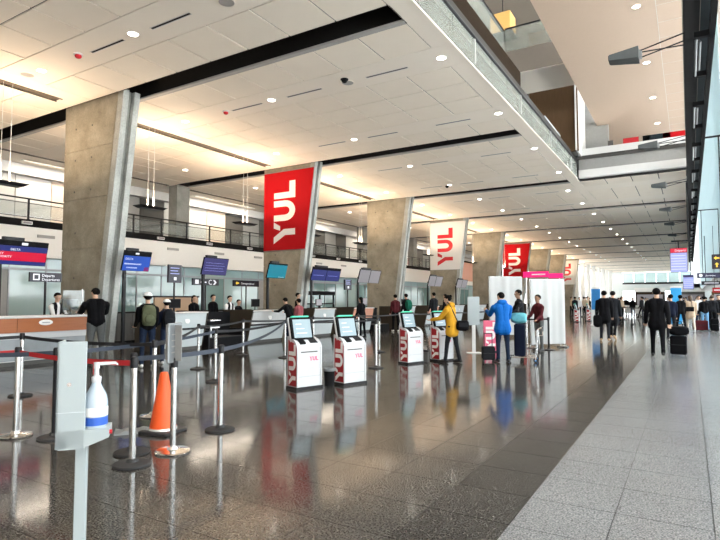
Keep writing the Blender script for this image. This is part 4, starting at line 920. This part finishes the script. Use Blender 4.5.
o = thing('pink_sign', 'bright pink header sign above the white drape', 'sign', (-4.92, 19.0, 0), 0); MB().rbox(0, .86, 0, .05, 2.30, 2.50, .01).build('panel', 'pink', o); MB().rbox(.86, 1.32, 0, .05, 2.26, 2.42, .01).build('panel', 'pink', o); MB().box(.3, .75, -.004, 0, 2.38, 2.42).build('legend', 'letter_white', o)
MB().tube((.1, .03, 0), (.1, .03, 2.3), .018).tube((1.2, .03, 0), (1.2, .03, 2.3), .018).build('pole', 'steel', o); MB().box(-.1, .3, -.15, .2, 0, .02).box(1.0, 1.4, -.15, .2, 0, .02).build('foot', 'steel', o)

# ================================================================== LUGGAGE CART AND BAGS
o = thing('luggage_cart', 'silver airport luggage cart beside the blue jacket man', 'cart', (-3.60, 13.72, 0), 100); o.scale = (.82, .82, .82)
for s in (-.28, .28): MB().path([(s, .42, .14), (s, -.40, .16), (s, -.46, .98), (s * .9, -.60, 1.04)], .016).build('side_frame', 'chrome', o)
MB().tube((-.28, -.60, 1.04), (.28, -.60, 1.04), .02).build('handle', 'rubber', o); MB().tube((-.27, -.44, .62), (.27, -.44, .62), .012).tube((-.27, -.43, .36), (.27, -.43, .36), .012).build('back_bar', 'chrome', o)
for j in range(6): MB().tube((-.28, .40 - .16 * j, .15), (.28, .40 - .16 * j, .15), .010, n=6).build('deck_bar', 'chrome', o)
MB().box(-.24, .24, -.60, -.40, .80, .82).box(-.24, .24, -.42, -.40, .82, .95).box(-.24, .24, -.62, -.60, .82, .93).build('basket', 'chrome', o)
for x, y in ((-.27, -.40), (.27, -.40), (0, .40)):
    w = MB().tube((x - .018, y, .07), (x + .018, y, .07), .07, n=18).build('wheel', 'rubber', o, True); MB().tube((x - .022, y, .07), (x + .022, y, .07), .032, n=12).build('hub', 'board_blue', w, True); MB().box(x - .03, x + .03, y - .015, y + .015, .07, .16).build('fork', 'steel', o)
def bag(nm, lab, cat, loc, rz, size, m, kind='case'):
    o = thing(nm, lab, cat, loc, rz); x, y, z = size
    if kind == 'box':
        MB().rbox(-x / 2, x / 2, -y / 2, y / 2, 0, z, .04).build('shell', m, o, True); MB().box(-x * .42, x * .42, -y / 2 - .008, -y / 2 + .01, z * .55, z * .58).build('zip', 'dark_metal', o)
        for s in (-1, 1): MB().box(x * .3 * s - .015, x * .3 * s + .015, -y / 2 - .006, y / 2 + .006, .02, z * .97).build('strap', 'cloth_grey', o)
    elif kind == 'case':
        MB().rbox(-x / 2, x / 2, -y / 2, y / 2, .05, z, .05).build('shell', m, o, True); MB().path([(-x * .3, 0, z), (-x * .3, 0, z + .32), (x * .3, 0, z + .32), (x * .3, 0, z)], .010).build('handle', 'dark_metal', o)
        for s in (-1, 1):
            for t in (-1, 1): MB().tube((s * x * .38 - .012, t * y * .3, .027), (s * x * .38 + .012, t * y * .3, .027), .027, n=12).build('wheel', 'rubber', o)
        MB().box(-x * .42, x * .42, -y / 2 - .008, -y / 2 + .01, z * .55, z * .58).build('zip', 'dark_metal', o)
    else:
        b = MB(); b.ball((0, 0, z / 2), (x / 2, y / 2, z / 2), 18, 10)
        b.v = [(max(-x * .44, min(x * .44, v[0] * 1.15)), max(-y * .42, min(y * .42, v[1] * 1.15)), max(0, min(z * .93, v[2]))) for v in b.v]; b.build('body', m, o, True)
        MB().path([(-x * .2, 0, z * .85), (-x * .12, 0, z + .1), (x * .12, 0, z + .1), (x * .2, 0, z * .85)], .011).build('strap', 'belt_black', o)
    return o
bag('travel_bag', 'teal and white soft bag on top of the luggage cart load', 'bag', (-3.68, 13.74, .93), 100, (.38, .44, .30), 'teal_cloth', 'soft')
bag('tall_bag', 'dark tall bag standing on the luggage cart deck', 'suitcase', (-3.66, 13.76, .137), 100, (.36, .26, .79), 'cloth_navy', 'box')
bag('suitcase', 'dark upright suitcase left of the blue jacket man', 'suitcase', (-4.30, 13.2, 0), 30, (.32, .22, .38), 'cloth_darkgrey')
bag('suitcase', 'black wheeled suitcase pulled by the black-coated man', 'suitcase', (-.29, 17.2, 0), 0, (.40, .28, .55), 'cloth_black')
bag('duffel_bag', 'black duffel bag on top of the wheeled suitcase', 'bag', (-.27, 17.13, .555), 8, (.52, .30, .28), 'cloth_black', 'soft')
bag('suitcase', 'dark suitcase with red trim behind the beige coat', 'suitcase', (.42, 31.3, 0), 20, (.62, .30, .52), 'cloth_maroon')
bag('suitcase', 'black suitcase at the far right edge', 'suitcase', (1.0, 31.0, 0), 0, (.34, .26, .62), 'cloth_black')
bag('travel_bag', 'black soft bag carried low by the dark pair', 'bag', (-2.95, 21.9, .50), 10, (.34, .26, .50), 'cloth_black', 'soft')
# far retail strip and barriers so that the end of the hall reads as busy
for i, (x, y, w, m, lab) in enumerate([(-9, 118, 5, 'dark_wood', 'dark brown shop front at the far left end of the hall'), (-2.5, 120, 5, 'dark_panel', 'black shop front in the middle of the far end'), (3.5, 116, 4, 'mid_wood', 'brown shop front at the far right end')]):
    o = thing('shop_front', lab, 'shop', (x, y, 0)); MB().box(0, w, 0, 3, 0, 3.0).build('body', m, o); MB().box(-.1, w + .1, -.15, 0, 3.0, 3.8).build('fascia', 'white', o); MB().box(.3, w - .3, -.05, 0, .4, 2.5).build('shop_window', 'screen_grey', o)
for i in range(5):
    o = thing('white_barrier', f'white barrier panel in the far queue, {ORD[i]} from the left', 'barrier', (-7.6 + 1.35 * i, 56 + (i % 2) * 2, 0), 0, 'white queue barriers'); MB().rbox(0, 1.15, -.02, .02, .25, 1.0, .01).build('panel', 'white', o); MB().box(.05, .1, -.15, .15, 0, .25).box(1.05, 1.1, -.15, .15, 0, .25).build('foot', 'steel', o)
# ================================================================== PEOPLE
def limb_dir(flex, abd, side):
    f, a = R(flex), R(abd); v = Vector((math.sin(a) * side, math.sin(f) * math.cos(a), -math.cos(f) * math.cos(a))); return v.normalized()
def person(label, x, y, rz, H=1.74, lean=3, legs=((8, -6), (-10, -14)), arms=((6, 5, 22), (4, 5, 26)), top='cloth_black', bottom='cloth_jeans', shoe='shoe_dark', skin='skin', hair='hair', hairlen='short',
           coat=0.0, head=(0, 0), vox=.013, hood=False, cap=None, pack=None, z=0.0, bulk=1.0, sleeve=True, extra=None, group=None, vest=None):
    s = H / 1.76
    o = thing('person', label, 'person', (x, y, z), rz, group)
    P = []   # primitives: (kind, a, b, ra, rb, mat) capsules / ('e', c, r, mat)
    mats = [top, bottom, skin, shoe] + ([vest] if vest else [])
    L = lean; u = Vector((0, math.sin(R(L)), math.cos(R(L)))); f = Vector((0, math.cos(R(L)), -math.sin(R(L)))); X = Vector((1, 0, 0))
    pel = Vector((0, 0, .94))
    def cap_(a, b, ra, rb, m): P.append((Vector(a), Vector(b), ra, rb, m))
    # trunk
    for sx, r0, r1 in ((.055, .118, .105),): 
        cap_(pel + X * sx + u * .02, pel + u * .22 + X * .05, .112 * bulk, .100 * bulk, 0); cap_(pel - X * sx + u * .02, pel + u * .22 - X * .05, .112 * bulk, .100 * bulk, 0)
    cap_(pel + u * .22 + X * .05, pel + u * .43 + X * .085, .102 * bulk, .108 * bulk, 0); cap_(pel + u * .22 - X * .05, pel + u * .43 - X * .085, .102 * bulk, .108 * bulk, 0)
    nb = pel + u * .53
    for sx in (-1, 1): cap_(nb - u * .035 + X * .03 * sx, nb - u * .105 + X * .15 * sx * bulk, .062, .066 * bulk, 0)
    cap_(nb - u * .06, nb + u * .0, .088, .060, 0)
    ht = Vector((0, math.sin(R(L * .5 + head[0])), math.cos(R(L * .5 + head[0]))))
    hc = nb + u * .06 + ht * .115
    cap_(nb - u * .03, hc, .054, .058, 2)
    hf = Vector((-math.sin(R(head[1])), math.cos(R(head[1])) * math.cos(R(L * .5 + head[0])), -math.sin(R(L * .5 + head[0])))).normalized(); hx = hf.cross(ht).normalized()
    cap_(hc - hf * .012 + ht * .025, hc + hf * .018 + ht * .02, .086, .080, 2); cap_(hc + hf * .03 - ht * .02, hc + hf * .045 - ht * .072, .066, .047, 2)
    cap_(hc + hf * .092 + ht * .012, hc + hf * .108 - ht * .018, .010, .015, 2)
    for sd in (-1, 1): cap_(hc + hx * (.083 * sd) + ht * .012 - hf * .01, hc + hx * (.086 * sd) - ht * .022 - hf * .008, .017, .012, 2)
    if hood: cap_(nb - f * .06 - X * .06 + u * .02, nb - f * .06 + X * .06 + u * .02, .07, .07, 0)
    # legs
    low = 1e9
    for sd, (hp, kn) in zip((-1, 1), legs):
        h = pel + X * (.092 * sd) - Vector((0, 0, .03)); d1 = limb_dir(hp, 2.5, sd); k = h + d1 * .43; d2 = limb_dir(kn, 1.0, sd); a = k + d2 * .43
        cap_(h, k, .088 * bulk, .062, 1); cap_(k, a, .060, .046, 1); cap_(a + Vector((0, 0, .06)), a + Vector((0, 0, .0)), .052, .052, 1)
        foot = Vector((.02 * sd, .17, -.045)); 
        if kn < -30: foot = Vector((.02 * sd, .12, -.14))
        cap_(a - Vector((0, .045, .035)), a + foot, .042, .036, 3); cap_(a + Vector((0, 0, -.02)), a + foot * .6, .044, .040, 3)
        low = min(low, (a + foot).z - .036, a.z - .077)
    if coat:
        for sx in (-1, 1): cap_(pel + X * .05 * sx, pel + X * .075 * sx - Vector((0, .01 * sx, coat)), .118 * bulk, .125 * bulk, 0)
        cap_(pel, pel - Vector((0, 0, coat)), .118 * bulk, .12 * bulk, 0)
    # arms and hands
    hands = []
    for sd, arm in zip((-1, 1), arms):
        fl, ab, el = arm[:3]; rot = arm[3] if len(arm) > 3 else 0
        sh = nb - u * .11 + X * (.172 * sd * bulk); d1 = limb_dir(fl + L * .3, ab, sd); e = sh + d1 * .285; d2 = limb_dir(fl + el + L * .3, ab * .4 - rot, sd); w = e + d2 * .245
        cap_(sh, e, .066 * bulk, .052 * bulk, 0); cap_(e, w, .052 * bulk, .040 * bulk, 0 if sleeve else 2)
        if sleeve: pass
        side = d2.cross(Vector((0, 0, 1)));  side = side.normalized() if side.length > .2 else Vector((0, 1, 0)); nrm = side.cross(d2).normalized()
        pm0 = w + d2 * .03; pm1 = w + d2 * .085
        for t in (-1, 1): cap_(pm0 + side * (.012 * t), pm1 + side * (.024 * t), .021, .019, 2)
        for i, ln in enumerate((.060, .072, .066, .050)):
            b0 = pm1 + side * (-.033 + .022 * i); m1 = b0 + (d2 * .9 + nrm * .25).normalized() * ln * .6; cap_(b0, m1, .0105, .0098, 2); cap_(m1, m1 + (d2 * .5 + nrm * .85).normalized() * ln * .55, .0098, .0085, 2)
        tb = pm0 - side * .030; tm = tb + (d2 * .7 - side * .75).normalized() * .045; cap_(tb, tm, .0125, .011, 2); cap_(tm, tm + (d2 * .9 + nrm * .3).normalized() * .035, .011, .009, 2)
        hands.append(w + d2 * .11)
    if extra:
        for e_ in extra: cap_(*e_)
    # mesh
    b = MB()
    for a, c, ra, rb, m in P:
        d = c - a; ln = d.length; n = 12
        M = Vector((0, 0, 1)).rotation_difference(d if ln > 1e-5 else Vector((0, 0, 1))).to_matrix().to_4x4(); M.translation = a
        prof = [(max(.0008, ra * math.cos(t)), ra * math.sin(t)) for t in [R(-90), R(-60), R(-30), 0]] + [(max(.0008, rb * math.cos(t)), ln + rb * math.sin(t)) for t in [0, R(30), R(60), R(90)]]
        st = len(b.v); b.lathe(prof, n=n); b.xf(M, st)
    me0 = bpy.data.meshes.new('tmp'); me0.from_pydata(b.v, [], b.f); t = bpy.data.objects.new('tmp', me0); COL.objects.link(t)
    md = t.modifiers.new('r', 'REMESH'); md.mode = 'VOXEL'; md.voxel_size = vox; md.use_smooth_shade = True
    sm = t.modifiers.new('s', 'SMOOTH'); sm.factor = .5; sm.iterations = 3 if vox < .015 else 2
    me = bpy.data.meshes.new_from_object(t.evaluated_get(bpy.context.evaluated_depsgraph_get())); bpy.data.objects.remove(t); bpy.data.meshes.remove(me0)
    nf = len(me.polygons); cen = np.empty(nf * 3); me.polygons.foreach_get('center', cen); cen = cen.reshape(-1, 3)
    best = np.full(nf, 1e9); bi = np.zeros(nf, int)
    for a, c, ra, rb, m in P:
        A = np.array(a); D = np.array(c) - A; dd = max(D @ D, 1e-9); tt = np.clip((cen - A) @ D / dd, 0, 1)
        dist = np.linalg.norm(cen - A - tt[:, None] * D, axis=1) - (ra + (rb - ra) * tt); k = dist < best; best[k] = dist[k]; bi[k] = m
    if vest:
        k = (bi == 0) & (np.abs(cen[:, 0]) < .15) & (np.abs(cen[:, 0]) > .045); bi[k] = 4
    me.materials.clear()
    for m in mats: me.materials.append(MT[m])
    me.polygons.foreach_set('material_index', bi.tolist()); me.polygons.foreach_set('use_smooth', [True] * nf)
    me.transform(Matrix.Translation((0, 0, -low)) ); me.transform(Matrix.Scale(s, 4)); me.name = 'body'
    ob = bpy.data.objects.new('body', me); COL.objects.link(ob); ob.parent = o
    def T(v): return (Vector(v) - Vector((0, 0, low))) * s
    # face details and hair
    B = Matrix((hx, hf, ht)).transposed()
    Mh = B.to_4x4() * 1.0
    def headpart(mb, nm, m):
        mb.v = [tuple(T(hc + B @ Vector(v))) for v in mb.v]; return mb.build(nm, m, o, True)
    if vox < .015:
        e = MB()
        for sd in (-1, 1): e.ball((.033 * sd, .083, .012), (.014, .008, .009), 8, 6)
        headpart(e, 'eyes', 'letter_white'); e = MB()
        for sd in (-1, 1): e.ball((.033 * sd, .0895, .012), (.006, .004, .006), 8, 6)
        headpart(e, 'pupils', 'hair'); headpart(MB().ball((0, .088, -.052), (.024, .008, .007), 10, 6), 'mouth', 'logo_pink' if skin == 'skin' else 'cloth_maroon')
    hb = MB().ball((0, -.012, .022), (.098, .105, .100), 22, 14); keep = [i for i, v in enumerate(hb.v)]
    nv = []
    for v in hb.v:
        x_, y_, z_ = v; lim = .052 if y_ > .02 else (-.035 if y_ < -.02 else .01)
        if hairlen == 'long': lim = .05 if y_ > .035 else -.02
        if z_ < lim: k_ = .80; x_, y_ = x_ * k_, (y_ + .012) * k_ - .012; z_ = max(z_, lim - .03)
        nv.append((x_, y_, z_))
    hb.v = nv
    if cap:
        cp = MB().ball((0, -.008, .035), (.104, .112, .095), 20, 12); cp.v = [(a_, b_2, max(c_, .035)) for a_, b_2, c_ in cp.v]; q = headpart(cp, 'cap', cap)
        br_ = MB().ball((0, .13, .04), (.075, .075, .012), 16, 6); headpart(br_, 'cap_brim', cap)
    headpart(hb, 'hair', hair)
    if hairlen == 'long': headpart(MB().ball((0, -.055, -.06), (.085, .05, .13), 16, 10), 'hair_length', hair)
    if hairlen == 'bun': headpart(MB().ball((0, -.10, .06), (.04, .04, .04), 12, 8), 'hair_bun', hair)
    if pack:
        pc = nb - u * .27 - f * .17; Mp = Matrix((X, f, u)).transposed()
        pk = MB().ball((0, 0, 0), (.17, .13, .27), 18, 12); pk.v = [tuple(T(pc + Mp @ Vector((max(-.15, min(.15, v[0] * 1.15)), max(-.1, min(.09, v[1] * 1.1)), max(-.24, min(.25, v[2] * 1.08)))))) for v in pk.v]; q = pk.build('backpack', pack, o, True)
        pp = MB().ball((0, -.09, -.08), (.12, .05, .11), 14, 8); pp.v = [tuple(T(pc + Mp @ Vector(v))) for v in pp.v]; pp.build('pocket', pack, q, True)
        for sd in (-1, 1): st_ = MB().path([tuple(T(nb + u * .01 + X * .1 * sd - f * .09)), tuple(T(nb + u * .02 + X * .1 * sd)), tuple(T(nb - u * .1 + X * .1 * sd + f * .12)), tuple(T(nb - u * .3 + X * .13 * sd + f * .10))], .018 * s); st_.build('strap', 'belt_black', q)
    o.select_set(False)
    return o, [T(h) for h in hands]
WALK = ((22, 14), (-16, -34)); STAND = ((3, -2), (-2, -6))
V = .012
person('person in black vest and white shirt working behind the wooden counter', -14.75, 8.3, -80, 1.70, 6, STAND, ((28, 6, 50), (28, 6, 50)), 'cloth_white', 'cloth_black', vest='cloth_black', head=(10, 0), vox=V)
person('person in dark navy sweater and grey trousers leaning toward the counter', -11.95, 7.70, 66, 1.82, 18, STAND, ((50, 8, 30), (46, 6, 30)), 'cloth_black', 'cloth_grey', bulk=1.28, head=(14, 20), vox=V)
person('person in white cap wearing an olive green backpack', -10.55, 8.05, 62, 1.67, 3, STAND, ((14, 5, 45), (12, 5, 40)), 'cloth_black', 'cloth_jeans', 'shoe_white', cap='cloth_white', pack='cloth_olive', bulk=1.12, vox=V)
person('shorter person in navy jacket with dark pack beside the white desk', -10.75, 8.75, 70, 1.52, 5, STAND, ((18, 5, 50), (14, 5, 45)), 'cloth_navy', 'cloth_jeans', 'shoe_white', cap='cloth_white', pack='cloth_darkgrey', vox=V)
p5, h5 = person('person in bright yellow jacket using the fourth kiosk', -4.98, 12.52, 84, 1.64, 8, ((12, 6), (-8, -12)), ((38, 4, 40), (44, 6, 30)), 'cloth_yellow', 'cloth_darkgrey', hair='hair', hairlen='bun', head=(14, 12), coat=.16, bulk=1.10, hood=True, vox=V)
p6, h6 = person('person in bright blue hooded jacket seen from behind by the luggage cart', -3.95, 13.25, 35, 1.70, 8, STAND, ((48, 6, 60), (24, 5, 50)), 'cloth_blue', 'cloth_jeans', hair='hair', head=(16, 25), coat=.14, bulk=1.2, hood=True, vox=V)
person('person in dark jacket behind the luggage cart facing left', -4.2, 15.9, 120, 1.80, 6, STAND, ((35, 8, 45), (30, 8, 40)), 'cloth_darkgrey', 'cloth_black', skin='skin_brown', vox=V)
person('person in maroon sweater partly hidden behind the luggage cart', -3.85, 16.6, 150, 1.66, 4, STAND, ((20, 8, 40), (20, 8, 40)), 'cloth_maroon', 'cloth_grey', skin='skin_brown', vox=.016)
person('heavily built person in black jacket with tan shoes carrying bags', -2.72, 22.0, 8, 1.86, 8, ((14, 4), (-10, -22)), ((4, 7, 14), (2, 6, 14)), 'cloth_black', 'cloth_darkgrey', 'shoe_tan', bulk=1.22, coat=.22, vox=V)
person('person in grey-black coat walking right behind the black jacket carrier', -2.55, 23.0, 355, 1.84, 8, WALK, ((4, 7, 14), (2, 6, 14)), 'cloth_darkgrey', 'cloth_black', 'shoe_tan', bulk=1.15, coat=.35, vox=.016)
p10, h10 = person('person in long black coat walking away pulling a suitcase', -.76, 16.7, 2, 1.84, 4, ((16, 6), (-18, -30)), ((12, 9, 14), (-24, 8, 10)), 'cloth_black', 'cloth_black', bulk=1.2, coat=.14, vox=V)
person('person half hidden just right of the black coat', -.62, 24.0, 10, 1.72, 2, STAND, top='cloth_navy', bottom='cloth_darkgrey', vox=.018)
person('person in beige coat and cream trousers with a black shoulder bag', .03, 30.1, 5, 1.70, 3, WALK, ((14, 6, 40), (8, 6, 30)), 'cloth_beige', 'cloth_cream', 'shoe_white', hair='hair_brown', hairlen='long', bulk=1.2, coat=.2, vox=.014)
person('person in black jacket just left of the beige coat', -.36, 29.2, 15, 1.72, 3, WALK, top='cloth_black', bottom='cloth_black', vox=.016)
person('person in black jacket and sky blue trousers right of the beige coat', .62, 31.6, 20, 1.68, 3, STAND, top='cloth_black', bottom='cloth_skyblue', coat=.0, bulk=1.1, vox=.016)
person('brown-haired person in dark grey jacket at the far right', .98, 33.0, -10, 1.74, 3, STAND, top='cloth_darkgrey', bottom='cloth_black', hair='hair_brown', bulk=1.15, vox=.016)
person('person in black standing at the far right edge', 1.32, 34.5, 170, 1.76, 3, STAND, top='cloth_black', bottom='cloth_black', bulk=1.1, vox=.016)
person('person in white shirt further back on the right', .45, 37, 180, 1.74, 3, STAND, top='cloth_white', bottom='cloth_jeans', vox=.018)
# behind and in front of the desks
person('person with dark hair behind the conveyor, left of the desk group', -15.1, 13.4, -90, 1.66, 5, STAND, top='cloth_black', bottom='cloth_black', hairlen='long', vox=.016)
person('person in black second from left in the desk group', -15.2, 14.4, -90, 1.70, 5, STAND, top='cloth_black', bottom='cloth_black', vox=.016)
person('person in black and white behind the silver-white desk', -14.6, 14.65, -90, 1.66, 5, STAND, top='cloth_white', bottom='cloth_black', vest='cloth_black', vox=.016)
person('shorter person in black behind the right end of the silver-white desk', -14.8, 15.3, -90, 1.52, 8, STAND, top='cloth_black', bottom='cloth_black', vox=.016)
person('person in black standing behind the desk at the red banner pillar', -14.3, 18.35, -60, 1.80, 4, STAND, top='cloth_black', bottom='cloth_black', vox=.014)
person('person in dark clothes bending over the silver-white desk', -12.05, 15.1, 75, 1.66, 30, STAND, ((50, 10, 30), (45, 10, 30)), 'cloth_black', 'cloth_navy', head=(10, 0), vox=.014)
person('person in dusky red top beside the bending traveller', -12.15, 15.75, 80, 1.55, 6, STAND, top='cloth_pink', bottom='cloth_navy', vox=.016)
person('person in black behind the nearest kiosk screen', -11.2, 18.6, 85, 1.62, 8, STAND, top='cloth_black', bottom='cloth_black', hairlen='long', bulk=1.15, vox=.016)
person('person wearing a green backpack at the third pillar desk', -11.9, 24.0, 70, 1.80, 5, STAND, top='cloth_black', bottom='cloth_black', shoe='shoe_white', pack='cloth_green', vox=.014)
person('person in maroon jacket left of the green backpack', -12.1, 23.2, 40, 1.76, 5, STAND, top='cloth_maroon', bottom='cloth_black', shoe='shoe_white', vox=.016)
person('tall person in dark coat left of the yellow jacket', -11.4, 26.2, 60, 1.88, 3, STAND, top='cloth_darkgrey', bottom='cloth_black', coat=.3, vox=.016)
person('person in black coat right beside the tall dark coat', -11.2, 27.3, 90, 1.80, 3, STAND, top='cloth_black', bottom='cloth_navy', coat=.2, vox=.016)
# the shoulder bag of the yellow jacket, hanging from its strap
o = thing('shoulder_bag', 'black shoulder bag hanging behind the yellow jacket', 'bag', (-4.72, 12.56, .78), 31)
b = MB().ball((0, 0, .13), (.17, .09, .15), 18, 10); b.v = [(max(-.15, min(.15, v[0] * 1.1)), v[1], max(0, min(.25, v[2]))) for v in b.v]; b.build('body', 'cloth_black', o, True)
MB().path([(-.12, 0, .22), (-.22, 0, .45), (-.32, .02, .66), (-.36, .06, .70)], .014).build('strap', 'belt_black', o); MB().box(-.1, .1, -.095, -.085, .1, .2).build('flap', 'cloth_darkgrey', o)
o = thing('shoulder_bag', 'small black bag worn across the beige coat', 'bag', (-.02, 29.84, .98), 0); MB().rbox(-.2, .2, -.06, .06, 0, .22, .04).build('body', 'cloth_black', o); MB().path([(.12, .0, .2), (.1, .04, .5)], .012).build('strap', 'belt_black', o)
# the far crowd, too small to tell apart
DARK = 'distant traveller in dark clothes in the far crowd of the hall'; PALE = 'distant traveller in a pale top in the far crowd of the hall'
protos = [person(PALE if t_ in ('cloth_white', 'cloth_beige') else DARK, -5.5 + 1.3 * i, 62 + 1.1 * i, 20 * i, 1.68 + .02 * i, 3, WALK if i % 2 else STAND, top=t_, bottom=b2, vox=.024, group='distant pale travellers in the far crowd' if t_ in ('cloth_white', 'cloth_beige') else 'distant travellers in the far crowd')[0]
          for i, (t_, b2) in enumerate((('cloth_black', 'cloth_jeans'), ('cloth_navy', 'cloth_black'), ('cloth_white', 'cloth_jeans'), ('cloth_darkgrey', 'cloth_black'), ('cloth_beige', 'cloth_black')))]
rnd = random.Random(11); taken = [(p.location.x, p.location.y) for p in protos] + [(-7.6 + 1.35 * i + .57, 56 + (i % 2) * 2) for i in range(5)]; n = 0
while n < 56:
    x = rnd.uniform(-10.5, 1.7); y = rnd.uniform(58.5, 104) if n % 2 else rnd.uniform(45.8, 55)
    if any(math.hypot(x - a, y - b) < 1.0 for a, b in taken): continue
    taken.append((x, y)); src = protos[n % 5]; clone(src, (x, y, 0), rnd.uniform(0, 360), src['label'], src['group']); n += 1
